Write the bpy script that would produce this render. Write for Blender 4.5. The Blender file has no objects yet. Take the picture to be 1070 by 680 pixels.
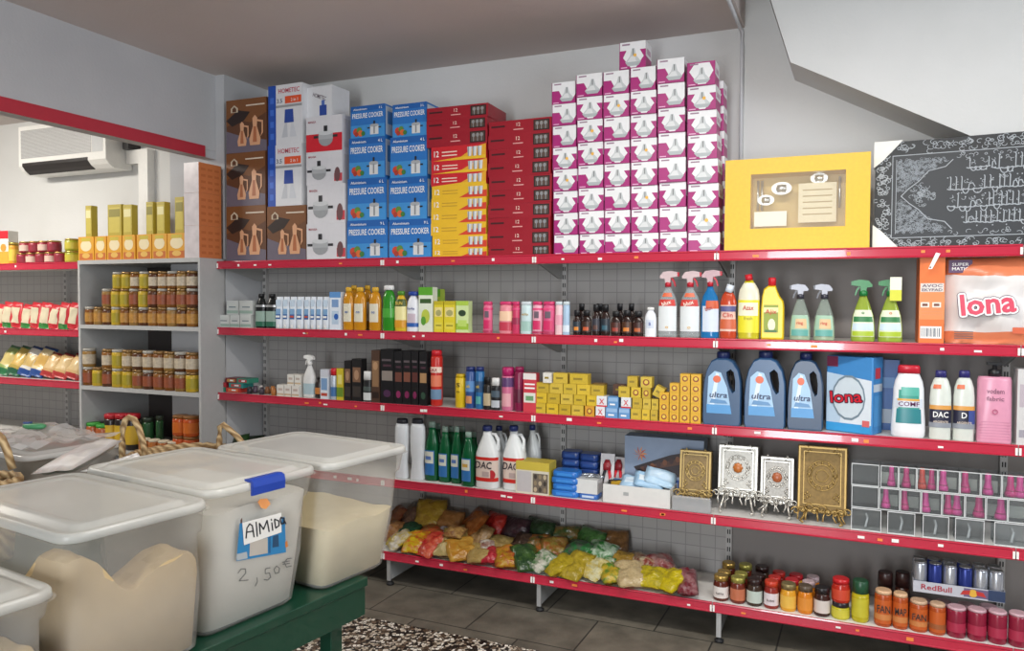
import bpy, bmesh, math, random
from mathutils import Vector, Matrix, noise
random.seed(7)
C = bpy.context.scene.collection
scene = bpy.context.scene

# ------------------------------------------------------------------ camera
FPX, YAW, PIT, ROL = 810.46, .409, -.032, .004
CAM = Vector((0, -4.053, 1.768))
_fw = Vector((-math.sin(YAW)*math.cos(PIT), math.cos(YAW)*math.cos(PIT), math.sin(PIT)))
_r = Vector((math.cos(YAW), math.sin(YAW), 0)); _u = _r.cross(_fw)
_r2 = _r*math.cos(ROL) + _u*math.sin(ROL); _u2 = -_r*math.sin(ROL) + _u*math.cos(ROL)
cam = bpy.data.cameras.new('camera'); cam.sensor_fit = 'HORIZONTAL'; cam.sensor_width = 36
cam.lens = FPX/1070*36; cam.clip_start = .05
co = bpy.data.objects.new('camera', cam); C.objects.link(co)
mw = Matrix((_r2, _u2, -_fw)).transposed().to_4x4(); mw.translation = CAM
co.matrix_world = mw
scene.camera = co

def ray(x, y): return _fw*FPX + _r2*(x-535) - _u2*(y-340)
def on_y(x, y, Y): d = ray(x, y); return CAM + d*((Y-CAM.y)/d.y)
def on_z(x, y, Z): d = ray(x, y); return CAM + d*((Z-CAM.z)/d.z)
def on_x(x, y, X): d = ray(x, y); return CAM + d*((X-CAM.x)/d.x)
def on_plane(x, y, p, n): d = ray(x, y); return CAM + d*((p-CAM).dot(n)/d.dot(n))

# ------------------------------------------------------------------ materials
_mats = {}
def lin(c): return c/12.92 if c <= .04045 else ((c+.055)/1.055)**2.4
def hexc(h): return tuple(lin(int(h[i:i+2], 16)/255) for i in (0, 2, 4))
def M(h, rough=.5, metal=0., var=.06, scale=30., trans=0., coat=0., clear=0., emit=0.):
    """procedural material: base colour with a little noise; clear = share of see-through plastic"""
    key = (h, rough, metal, var, scale, trans, coat, clear, emit)
    if key in _mats: return _mats[key]
    m = bpy.data.materials.new('mat_%s' % h); m.use_nodes = True
    nt = m.node_tree; p = nt.nodes['Principled BSDF']
    col = hexc(h)
    if var > 0:
        tc = nt.nodes.new('ShaderNodeTexCoord'); nz = nt.nodes.new('ShaderNodeTexNoise')
        nz.inputs['Scale'].default_value = scale; nz.inputs['Detail'].default_value = 3
        nt.links.new(tc.outputs['Object'], nz.inputs['Vector'])
        mx = nt.nodes.new('ShaderNodeMix'); mx.data_type = 'RGBA'
        mx.inputs['A'].default_value = (*[c*(1-var) for c in col], 1)
        mx.inputs['B'].default_value = (*[min(1, c*(1+var)) for c in col], 1)
        nt.links.new(nz.outputs['Fac'], mx.inputs['Factor'])
        nt.links.new(mx.outputs['Result'], p.inputs['Base Color'])
    else: p.inputs['Base Color'].default_value = (*col, 1)
    p.inputs['Roughness'].default_value = rough; p.inputs['Metallic'].default_value = metal
    p.inputs['Transmission Weight'].default_value = trans; p.inputs['Coat Weight'].default_value = coat
    if emit: p.inputs['Emission Color'].default_value = (*col, 1); p.inputs['Emission Strength'].default_value = emit
    if clear > 0:
        out = nt.nodes['Material Output']; tr = nt.nodes.new('ShaderNodeBsdfTransparent')
        tr.inputs['Color'].default_value = (*[.55+.45*c for c in col], 1)
        ms = nt.nodes.new('ShaderNodeMixShader'); ms.inputs['Fac'].default_value = clear
        nt.links.new(p.outputs[0], ms.inputs[1]); nt.links.new(tr.outputs[0], ms.inputs[2])
        nt.links.new(ms.outputs[0], out.inputs['Surface'])
    _mats[key] = m
    return m
def nodes_mat(name):
    m = bpy.data.materials.new(name); m.use_nodes = True
    return m, m.node_tree, m.node_tree.nodes['Principled BSDF']

# ------------------------------------------------------------------ text
_txt = {}
def text_tris(s, bold=False):
    """triangles of a word, normalised to height-1 capitals, x from 0 to width"""
    if s in _txt: return _txt[s]
    cu = bpy.data.curves.new('t', 'FONT'); cu.body = s; cu.resolution_u = 2; cu.offset = .012
    o = bpy.data.objects.new('t', cu); C.objects.link(o)
    dg = bpy.context.evaluated_depsgraph_get(); dg.update()
    me = o.evaluated_get(dg).to_mesh()
    vs = [v.co.copy() for v in me.vertices]; me.calc_loop_triangles()
    fs = [tuple(t.vertices) for t in me.loop_triangles]
    o.evaluated_get(dg).to_mesh_clear()
    bpy.data.objects.remove(o); bpy.data.curves.remove(cu)
    x0 = min(v.x for v in vs); x1 = max(v.x for v in vs)
    k = 1/.7
    out = ([((v.x-x0)*k, v.y*k) for v in vs], fs, (x1-x0)*k)
    _txt[s] = out
    return out

# ------------------------------------------------------------------ mesh builder
class MB:
    def __init__(s): s.q = 0; s.v = []; s.f = []; s.m = []; s.sm = []; s.mats = []
    def mi(s, m):
        if m not in s.mats: s.mats.append(m)
        return s.mats.index(m)
    def face(s, pts, m, smooth=False):
        i = len(s.v); s.v += [tuple(p) for p in pts]; s.f.append(tuple(range(i, i+len(pts)))); s.m.append(s.mi(m)); s.sm.append(smooth)
    def mesh(s, vs, fs, m, smooth=False):
        i = len(s.v); s.v += [tuple(p) for p in vs]; k = s.mi(m)
        for f in fs: s.f.append(tuple(a+i for a in f)); s.m.append(k); s.sm.append(smooth)
    def box(s, x0, x1, y0, y1, z0, z1, m, c=0., front=None, right=None, top=None):
        """cuboid with chamfer c (side edges)"""
        if c <= 0:
            v = [(x0,y0,z0),(x1,y0,z0),(x1,y1,z0),(x0,y1,z0),(x0,y0,z1),(x1,y0,z1),(x1,y1,z1),(x0,y1,z1)]
            i = len(s.v); s.v += v
            for f, mm in (((0,3,2,1),m),((4,5,6,7),top or m),((0,1,5,4),front or m),((1,2,6,5),right or m),((2,3,7,6),m),((3,0,4,7),m)):
                s.f.append(tuple(a+i for a in f)); s.m.append(s.mi(mm)); s.sm.append(False)
        else:
            def ring(z, g):
                a, b, cc, d = x0+g, x1-g, y0+g, y1-g; e = max(c-g, c*.3)
                return [(a+e,cc,z),(b-e,cc,z),(b,cc+e,z),(b,d-e,z),(b-e,d,z),(a+e,d,z),(a,d-e,z),(a,cc+e,z)]
            s.loft([ring(z0, c*.6), ring(z0+c*.6, 0), ring(z1-c*.6, 0), ring(z1, c*.6)], m, smooth=False)
    def loft(s, rings, m, smooth=True, cap0=True, cap1=True, close=True):
        n = len(rings[0]); i = len(s.v)
        for r in rings: s.v += [tuple(p) for p in r]
        k = s.mi(m)
        for a in range(len(rings)-1):
            for b in range(n if close else n-1):
                c = (b+1) % n
                s.f.append((i+a*n+b, i+a*n+c, i+(a+1)*n+c, i+(a+1)*n+b)); s.m.append(k); s.sm.append(smooth)
        if cap0: s.f.append(tuple(i+b for b in reversed(range(n)))); s.m.append(k); s.sm.append(False)
        if cap1: s.f.append(tuple(i+(len(rings)-1)*n+b for b in range(n))); s.m.append(k); s.sm.append(False)
    def lathe(s, cx, cy, prof, m, n=16, sy=1., smooth=True, cap0=True, cap1=True):
        s.loft([[(cx+r*math.cos(2*math.pi*j/n), cy+sy*r*math.sin(2*math.pi*j/n), z) for j in range(n)] for r, z in prof], m, smooth, cap0, cap1)
    def tube(s, pts, r, m, n=8, r1=None):
        pts = [Vector(p) for p in pts]; rings = []
        for i, p in enumerate(pts):
            t = (pts[min(i+1, len(pts)-1)]-pts[max(i-1, 0)]).normalized()
            a = t.cross(Vector((0, 0, 1)))
            if a.length < .05: a = t.cross(Vector((1, 0, 0)))
            a.normalize(); b = t.cross(a); rr = r if r1 is None else r+(r1-r)*i/(len(pts)-1)
            rings.append([p+a*rr*math.cos(2*math.pi*j/n)+b*rr*math.sin(2*math.pi*j/n) for j in range(n)])
        s.loft(rings, m)
    def prism(s, out, y0, y1, m, smooth=False):
        """x-z outline (counter-clockwise seen from the front) extruded along y"""
        n = len(out)
        a = [(x, y0, z) for x, z in out]; b = [(x, y1, z) for x, z in out]
        i = len(s.v); s.v += a+b; k = s.mi(m)
        s.f.append(tuple(i+j for j in range(n))); s.m.append(k); s.sm.append(False)
        s.f.append(tuple(i+n+j for j in reversed(range(n)))); s.m.append(k); s.sm.append(False)
        for j in range(n):
            c = (j+1) % n
            s.f.append((i+c, i+j, i+n+j, i+n+c)); s.m.append(k); s.sm.append(smooth)
    # flat print on the front face (plane y = -lift*.0007)
    def fr(s, x0, x1, z0, z1, m, lift=1, y=0.):
        s.q = (s.q+1) % 40; yy = y-(lift+s.q*.004)*.0007; s.face([(x0,yy,z0),(x1,yy,z0),(x1,yy,z1),(x0,yy,z1)], m)
    def fp(s, pts, m, lift=1, y=0.):
        s.q = (s.q+1) % 40; yy = y-(lift+s.q*.004)*.0007; s.face([(a,yy,b) for a, b in pts], m)
    def fd(s, cx, cz, rx, rz, m, lift=1, y=0., n=14):
        s.fp([(cx+rx*math.cos(2*math.pi*j/n), cz+rz*math.sin(2*math.pi*j/n)) for j in range(n)], m, lift, y)
    def ft(s, t, cx, cz, h, m, lift=2, y=0., w=None, slant=0., rot=0.):
        """word centred on cx, base line cz, capital height h, squeezed to width w"""
        vs, fs, tw = text_tris(t); kx = h if w is None else w/tw
        yy = y-lift*.0007; ca, sa = math.cos(rot), math.sin(rot); o = []
        for a, b in vs:
            X = (a-tw/2)*kx+b*h*slant; Z = b*h
            o.append((cx+X*ca-Z*sa, yy, cz+X*sa+Z*ca))
        s.mesh(o, fs, m)
    def rs(s, X, y0, y1, z0, z1, m, lift=1):
        xx = X+lift*.0007; s.face([(xx,y0,z0),(xx,y1,z0),(xx,y1,z1),(xx,y0,z1)], m)
    def data(s, name):
        me = bpy.data.meshes.new(name); me.from_pydata(s.v, [], s.f)
        for m in s.mats: me.materials.append(m)
        me.polygons.foreach_set('material_index', s.m); me.polygons.foreach_set('use_smooth', s.sm)
        me.update()
        return me
    def build(s, name, parent=None, loc=None, rz=0., rx=0., ry=0.):
        o = bpy.data.objects.new(name, s.data(name)); C.objects.link(o)
        if parent: o.parent = parent
        if loc is not None: o.location = loc
        if rz or rx or ry: o.rotation_euler = (rx, ry, rz)
        return o

def tag(o, label, cat, group=None, kind=None):
    o['label'] = label; o['category'] = cat
    if group: o['group'] = group
    if kind: o['kind'] = kind
    return o
def struct(o, label=None):
    o['kind'] = 'structure'
    if label: o['label'] = label
    return o
def thing(name, label, cat, loc=(0,0,0), rz=0., group=None, rx=0., ry=0.):
    o = bpy.data.objects.new(name, None); C.objects.link(o); o.empty_display_size = .05
    o.location = loc; o.rotation_euler = (rx, ry, rz)
    return tag(o, label, cat, group)
def dup(root, loc, rz=None, label=None, group=None):
    r = root.copy(); C.objects.link(r); r.location = loc
    if rz is not None: r.rotation_euler = (0, 0, rz)
    if label: r['label'] = label
    if group: r['group'] = group
    for ch in list(root.children):
        c = ch.copy(); C.objects.link(c); c.parent = r
        for g in list(ch.children):
            d = g.copy(); C.objects.link(d); d.parent = c
    return r
ORD = ['first','second','third','fourth','fifth','sixth','seventh','eighth','ninth','tenth','eleventh','twelfth']

# ------------------------------------------------------------------ layout of the long shelving
X0 = -3.943
SEAM = [X0, X0+1.324, X0+2.324, X0+3.324, X0+4.648]
RAIL = [2.001, 1.554, 1.109, .644, .189]
DECK = [z+.022 for z in RAIL]
UPY = .47                                   # plane of the back panel
def slot(x0, x1, yt, row, d, z=None):
    """pixel extent on the plane Y=d -> centre X, width, height above the deck (or above z)"""
    zb = DECK[row-1] if z is None else z
    a = on_y(x0, 340, d); b = on_y(x1, 340, d)
    # correct for the roll at this height
    t = on_y((x0+x1)/2, yt, d)
    return (a.x+b.x)/2, (b.x-a.x), max(.012, t.z-zb)
# ================================================================== the room
def plane_noise_mat(name, c1, c2, scale, rough=.85, detail=6, bump=.1, bscale=60):
    m, nt, p = nodes_mat(name)
    tc = nt.nodes.new('ShaderNodeTexCoord'); nz = nt.nodes.new('ShaderNodeTexNoise')
    nz.inputs['Scale'].default_value = scale; nz.inputs['Detail'].default_value = detail
    cr = nt.nodes.new('ShaderNodeValToRGB'); cr.color_ramp.elements[0].position = .35; cr.color_ramp.elements[1].position = .68
    cr.color_ramp.elements[0].color = (*hexc(c1), 1); cr.color_ramp.elements[1].color = (*hexc(c2), 1)
    nt.links.new(tc.outputs['Object'], nz.inputs['Vector']); nt.links.new(nz.outputs['Fac'], cr.inputs['Fac'])
    nt.links.new(cr.outputs['Color'], p.inputs['Base Color']); p.inputs['Roughness'].default_value = rough
    if bump:
        n2 = nt.nodes.new('ShaderNodeTexNoise'); n2.inputs['Scale'].default_value = bscale
        bp = nt.nodes.new('ShaderNodeBump'); bp.inputs['Strength'].default_value = bump; bp.inputs['Distance'].default_value = .01
        nt.links.new(tc.outputs['Object'], n2.inputs['Vector']); nt.links.new(n2.outputs['Fac'], bp.inputs['Height'])
        nt.links.new(bp.outputs['Normal'], p.inputs['Normal'])
    return m
WALL = plane_noise_mat('plaster', 'cfcfcd', 'd9d9d8', 1.2)
BEAMM = plane_noise_mat('beam_paint', 'b9babd', 'c2c3c5', 1.5)
CEIL = plane_noise_mat('ceiling_paint', 'cbc0bb', 'd2c8c3', .8)
def tiles_mat():
    m, nt, p = nodes_mat('stone_tiles')
    tc = nt.nodes.new('ShaderNodeTexCoord'); mp = nt.nodes.new('ShaderNodeMapping')
    mp.inputs['Rotation'].default_value = (0, 0, .02)
    br = nt.nodes.new('ShaderNodeTexBrick'); br.offset = .5
    br.inputs['Scale'].default_value = 1; br.inputs['Brick Width'].default_value = .62; br.inputs['Row Height'].default_value = .4
    br.inputs['Mortar Size'].default_value = .006; br.inputs['Mortar Smooth'].default_value = .6
    br.inputs['Color1'].default_value = (*hexc('706a5e'), 1); br.inputs['Color2'].default_value = (*hexc('625d53'), 1)
    br.inputs['Mortar'].default_value = (*hexc('2e2c28'), 1)
    nz = nt.nodes.new('ShaderNodeTexNoise'); nz.inputs['Scale'].default_value = 7; nz.inputs['Detail'].default_value = 8
    mx = nt.nodes.new('ShaderNodeMix'); mx.data_type = 'RGBA'; mx.blend_type = 'OVERLAY'; mx.inputs['Factor'].default_value = .75
    nt.links.new(tc.outputs['Object'], mp.inputs[0]); nt.links.new(mp.outputs[0], br.inputs['Vector']); nt.links.new(mp.outputs[0], nz.inputs['Vector'])
    nt.links.new(br.outputs['Color'], mx.inputs['A']); nt.links.new(nz.outputs['Fac'], mx.inputs['B'])
    nt.links.new(mx.outputs['Result'], p.inputs['Base Color']); p.inputs['Roughness'].default_value = .62
    bp = nt.nodes.new('ShaderNodeBump'); bp.inputs['Strength'].default_value = .35; bp.inputs['Distance'].default_value = .012
    nt.links.new(nz.outputs['Fac'], bp.inputs['Height']); nt.links.new(bp.outputs['Normal'], p.inputs['Normal'])
    return m
def mosaic_mat():
    m, nt, p = nodes_mat('terrazzo')
    tc = nt.nodes.new('ShaderNodeTexCoord'); vo = nt.nodes.new('ShaderNodeTexVoronoi'); vo.inputs['Scale'].default_value = 52
    ve = nt.nodes.new('ShaderNodeTexVoronoi'); ve.inputs['Scale'].default_value = 52; ve.feature = 'DISTANCE_TO_EDGE'
    sp = nt.nodes.new('ShaderNodeSeparateColor')
    cr = nt.nodes.new('ShaderNodeValToRGB'); cr.color_ramp.interpolation = 'CONSTANT'
    e = cr.color_ramp.elements
    e[0].position = 0; e[0].color = (*hexc('1c1713'), 1); e[1].position = .3; e[1].color = (*hexc('7b6a58'), 1)
    for pos, h in ((.46, 'cbbfac'), (.7, 'efe9dd'), (.9, '5a4838')):
        q = e.new(pos); q.color = (*hexc(h), 1)
    mt = nt.nodes.new('ShaderNodeMath'); mt.operation = 'GREATER_THAN'; mt.inputs[1].default_value = .07
    mx = nt.nodes.new('ShaderNodeMix'); mx.data_type = 'RGBA'; mx.inputs['A'].default_value = (*hexc('241f1a'), 1)
    for v in (vo, ve): nt.links.new(tc.outputs['Object'], v.inputs['Vector'])
    nt.links.new(vo.outputs['Color'], sp.inputs[0]); nt.links.new(sp.outputs[0], cr.inputs['Fac'])
    nt.links.new(ve.outputs['Distance'], mt.inputs[0]); nt.links.new(mt.outputs[0], mx.inputs['Factor'])
    nt.links.new(cr.outputs['Color'], mx.inputs['B']); nt.links.new(mx.outputs['Result'], p.inputs['Base Color'])
    p.inputs['Roughness'].default_value = .5
    return m
b = MB(); b.box(-9, 4, -.45, .9, -.06, 0, tiles_mat()); struct(b.build('floor'), 'grey stone slab floor under the shelves')
b = MB(); b.box(-9, 4, -8, -.45, -.06, 0, mosaic_mat()); struct(b.build('floor'), 'speckled terrazzo floor')
b = MB(); b.box(-9, 4, .52, .7, 0, 5.2, WALL); struct(b.build('wall_back'), 'white plaster back wall')
CZ = 3.31
b = MB(); b.box(-9, -.56, -8, .52, CZ, CZ+.2, CEIL); struct(b.build('ceiling'), 'flat ceiling above the shop')
b = MB(); b.box(-.56, 4, -8, -.62, CZ, CZ+.2, CEIL); struct(b.build('ceiling'), 'flat ceiling in front of the stair')
b = MB(); b.box(-9.1, -9, -8, .7, 0, CZ, WALL); struct(b.build('wall_left'))
# pilaster and cross beam with the red edge
b = MB(); b.box(-4.46, -3.955, .085, .52, 0, CZ, BEAMM); struct(b.build('pillar'), 'white pilaster at the left end of the shelving')
b = MB(); b.box(-4.12, -4.03, -8, .085, 2.79, CZ, BEAMM)
struct(b.build('beam'), 'white cross beam with a red lower edge')
b = MB(); b.box(-4.03, -4.022, -8, -.02, 2.735, 2.81, M('b8303f', .45)); b.box(-4.12, -4.0305, -8, .085, 2.735, 2.789, BEAMM)
struct(b.build('trim_1'), 'red strip along the lower edge of the beam')
# stair slab, upper right
def stair_pts(Y, pts): return [(on_y(x, y, Y).x, on_y(x, y, Y).z) for x, y in pts]
SY = .17
pl = stair_pts(SY, [(803, -8), (826, 65), (1012, 141), (1125, 187)])
a0 = pl[0]; d0 = (pl[0][0]-pl[1][0])/(pl[0][1]-pl[1][1])
top = (a0[0]+d0*(4.9-a0[1]), 4.9)
out = [top, pl[1], pl[2], (pl[3][0]+.6, pl[3][1]-.6*(pl[2][1]-pl[3][1])/(pl[3][0]-pl[2][0])), (pl[3][0]+.6, 4.9)]
b = MB(); b.prism(out, SY, .52, WALL)
struct(b.build('ceiling_stair_slab'), 'white sloping underside and flank of the stair')
b = MB(); b.box(-.56, 4, -.62, .7, 4.9, 5, CEIL); struct(b.build('ceiling'), 'ceiling high above the stair')
b = MB(); b.box(-.6, -.56, -.62, .52, CZ+.2, 4.9, WALL); b.box(-.56, 4, -.66, -.62, CZ+.2, 4.9, WALL); struct(b.build('wall_stairwell'))
# cable pipe on the back wall
px = on_y(775, 90, .5).x
b = MB(); b.tube([(px, .508, 2.05), (px, .508, 3.2), (px-.002, .5, 3.28), (px-.01, .46, 3.296), (px-.02, -1.2, 3.297)], .011, M('c9cacd', .4), 8)
tag(b.build('cable_pipe'), 'thin white cable pipe running up the back wall onto the ceiling', 'pipe')

# ================================================================== main shelving bays
PEG_, nt, p = nodes_mat('peg_panel')
tc = nt.nodes.new('ShaderNodeTexCoord'); mp = nt.nodes.new('ShaderNodeMapping'); mp.inputs['Rotation'].default_value = (math.pi/2, 0, 0)
br = nt.nodes.new('ShaderNodeTexBrick'); br.offset = 0; br.inputs['Scale'].default_value = 1
br.inputs['Brick Width'].default_value = .085; br.inputs['Row Height'].default_value = .07; br.inputs['Mortar Size'].default_value = .003; br.inputs['Mortar Smooth'].default_value = .3
br.inputs['Color1'].default_value = (*hexc('a8a5a3'), 1); br.inputs['Color2'].default_value = (*hexc('a4a19f'), 1); br.inputs['Mortar'].default_value = (*hexc('8c8a89'), 1)
nt.links.new(tc.outputs['Object'], mp.inputs[0]); nt.links.new(mp.outputs[0], br.inputs['Vector']); nt.links.new(br.outputs['Color'], p.inputs['Base Color'])
p.inputs['Roughness'].default_value = .5
SHELF = M('d8d6d2', .45); GREYM = M('a9a9a8', .45); HOLE = M('1d1d1f', .8); UPM = M('b5b3b1', .4)
RED = M('bd2a42', .17, var=.03, coat=.5); TICK = M('f3f1ec', .5); OTICK = M('f08a3c', .5); FOOTM = M('18181a', .6)
PLAIN = M('857f7c', .55, var=.04, scale=3)
def upright(x, parent):
    b = MB(); b.box(x-.016, x+.016, UPY-.03, UPY+.015, .05, 2.03, UPM)
    for k in range(38):
        z = .1+k*.05
        for s in (-1, 1): b.fr(x+s*.006-.003, x+s*.006+.003, z, z+.026, HOLE, 1, UPY-.03)
    b.build('upright', parent)
def rail(x0, x1, z, yf, parent, nt_=4, z2=.026):
    b = MB()
    # lipped price rail: tilted channel with a small lip at top and bottom
    prof = [(0, -.027), (-.007, -.026), (-.009, -.021), (-.005, -.017), (-.004, .016), (-.008, .02), (-.006, .026), (.004, .026), (.004, -.027)]
    ra = [(x0+.002, yf+py, z+pz) for py, pz in prof]; rb = [(x1-.002, yf+py, z+pz) for py, pz in prof]
    b.loft([ra, rb], RED, smooth=False)
    for xx in (x0+.002, x1-.012): b.box(xx, xx+.009, yf-.011, yf-.004, z-.02, z+.012, TICK)
    o = b.build('price_rail', parent)
    for k in range(nt_):
        x = random.uniform(x0+.08, x1-.12); w = random.choice((.022, .016, .03)); t = MB()
        zz = z-.012+random.uniform(0, .008)
        t.box(x, x+w, yf-.0075, yf-.0055, zz, zz+random.choice((.009, .012, .016)), random.choice((TICK, TICK, OTICK)))
        t.build('price_ticket', o)
    return o
baydesc = ['left end bay of red edged wall shelving beside the pilaster, blue cooker boxes on top',
 'red edged shelving bay holding dark red flat boxes on top and soap boxes below',
 'red edged shelving bay carrying the magenta bulb box wall on its top shelf',
 'wide red edged shelving bay under the yellow gift box and black calligraphy panel',
 'shelving bay cut off by the right edge of the view, beside the pink pump bottle']
SEAM5 = SEAM+[SEAM[4]+1.0]
for i in range(5):
    x0, x1 = SEAM5[i], SEAM5[i+1]
    t = thing('shelving_bay', baydesc[i], 'shelving', (0, 0, 0), 0, 'bays of the long wall shelving')
    b = MB(); b.box(x0+.001, x1-.001, UPY, UPY+.02, .08, 2.03, PEG_ if i < 3 else PLAIN); b.build('back_panel', t)
    upright(x0+.018, t)
    for k in range(5):
        b = MB(); zd = DECK[k]
        b.box(x0+.001, x1-.001, .004, UPY-.03, zd-.03, zd, SHELF)
        for s in (x0+.004, x1-.007):         # sloping side brackets under the deck
            if k < 4 and not (k == 0 and ((i == 3 and s > x0+.1) or (i == 4 and s < x0+.1))):
                out = [(UPY-.03, zd-.03), (UPY-.03, zd-.12), (UPY-.08, zd-.12), (.06, zd-.045), (.06, zd-.03)]
                b.loft([[(s, y, z) for y, z in out], [(s+.003, y, z) for y, z in out]], GREYM, smooth=False)
        b.build('shelf_deck', t)
        rail(x0, x1, RAIL[k], 0, t, 4 if i in (0, 3) else 3)
    for x in [x0+.03]:
        b = MB(); b.box(x-.002, x+.002, .02, UPY, .03, .16, GREYM); b.box(x-.012, x+.012, .01, .022, .03, .165, M('cfcfcf', .3, .6))
        f = b.build('base_leg', t)
        b = MB(); b.lathe(x, .03, [(.024, 0), (.024, .012), (.01, .018), (.008, .034)], FOOTM, 12); b.build('foot', f)
        b = MB(); b.lathe(x, UPY-.04, [(.024, 0), (.024, .012), (.01, .018), (.008, .034)], FOOTM, 12); b.build('foot', f)
# ================================================================== generic goods
def sup(w, d, e, n, cx=0., cy=0.):
    o = []
    for j in range(n):
        a = 2*math.pi*(j+.5)/n; c, s = math.cos(a), math.sin(a)
        o.append((cx+w*math.copysign(abs(c)**(2/e), c), cy+d*math.copysign(abs(s)**(2/e), s)))
    return o
def interp(prof, t):
    for (a, ra), (b_, rb) in zip(prof, prof[1:]):
        if t <= b_: return ra+(rb-ra)*(t-a)/max(1e-9, b_-a)
    return prof[-1][1]
P_ROUND = [(0, .9), (.02, 1), (.7, 1), (.8, .72), (.87, .4), (.9, .36)]
P_CAN = [(0, .92), (.02, 1), (.86, 1), (.9, .88)]
P_OVAL = [(0, .86), (.03, 1), (.72, 1), (.85, .72), (.9, .42)]
P_SOAP = [(0, .86), (.03, 1), (.28, .97), (.5, .84), (.66, 1), (.8, .74), (.87, .4)]
P_WAIST = [(0, .88), (.03, .95), (.22, .78), (.3, .76), (.48, .92), (.7, 1), (.86, .96), (.92, .8)]
P_SPRAY = [(0, .93), (.03, 1), (.42, 1), (.52, .9), (.62, .66), (.72, .42), (.76, .3), (.79, .27)]
P_CONE = [(0, .92), (.03, 1), (.2, 1), (.4, .86), (.58, .52), (.66, .34), (.7, .28)]
P_JAR = [(0, .88), (.05, 1), (.68, 1), (.78, .86), (.8, .84)]
P_BLEACH = [(0, .95), (.03, 1), (.55, 1), (.68, .82), (.84, .42), (.92, .34)]
P_TALL = [(0, .94), (.02, 1), (.62, 1), (.76, .88), (.86, .55), (.9, .45)]
def band(mb, w, dp, h, prof, t0, t1, m, e, lift=.0012, full=False, n=14, a0=None, a1=None):
    """printed band following the body between heights t0..t1"""
    ts = [t0+(t1-t0)*k/5 for k in range(6)]
    A0, A1 = (-math.pi*.93, -math.pi*.07) if a0 is None else (a0, a1)
    rings = []
    for t in ts:
        k = interp(prof, t); r = []
        for j in range(n+1):
            a = A0+(A1-A0)*j/n if not full else 2*math.pi*j/(n+1)
            c, s = math.cos(a), math.sin(a)
            r.append(((w/2*k+lift)*math.copysign(abs(c)**(2/e), c), (dp/2*k+lift)*math.copysign(abs(s)**(2/e), s), t*h))
        rings.append(r)
    mb.loft(rings, m, True, False, False, close=full)
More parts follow.
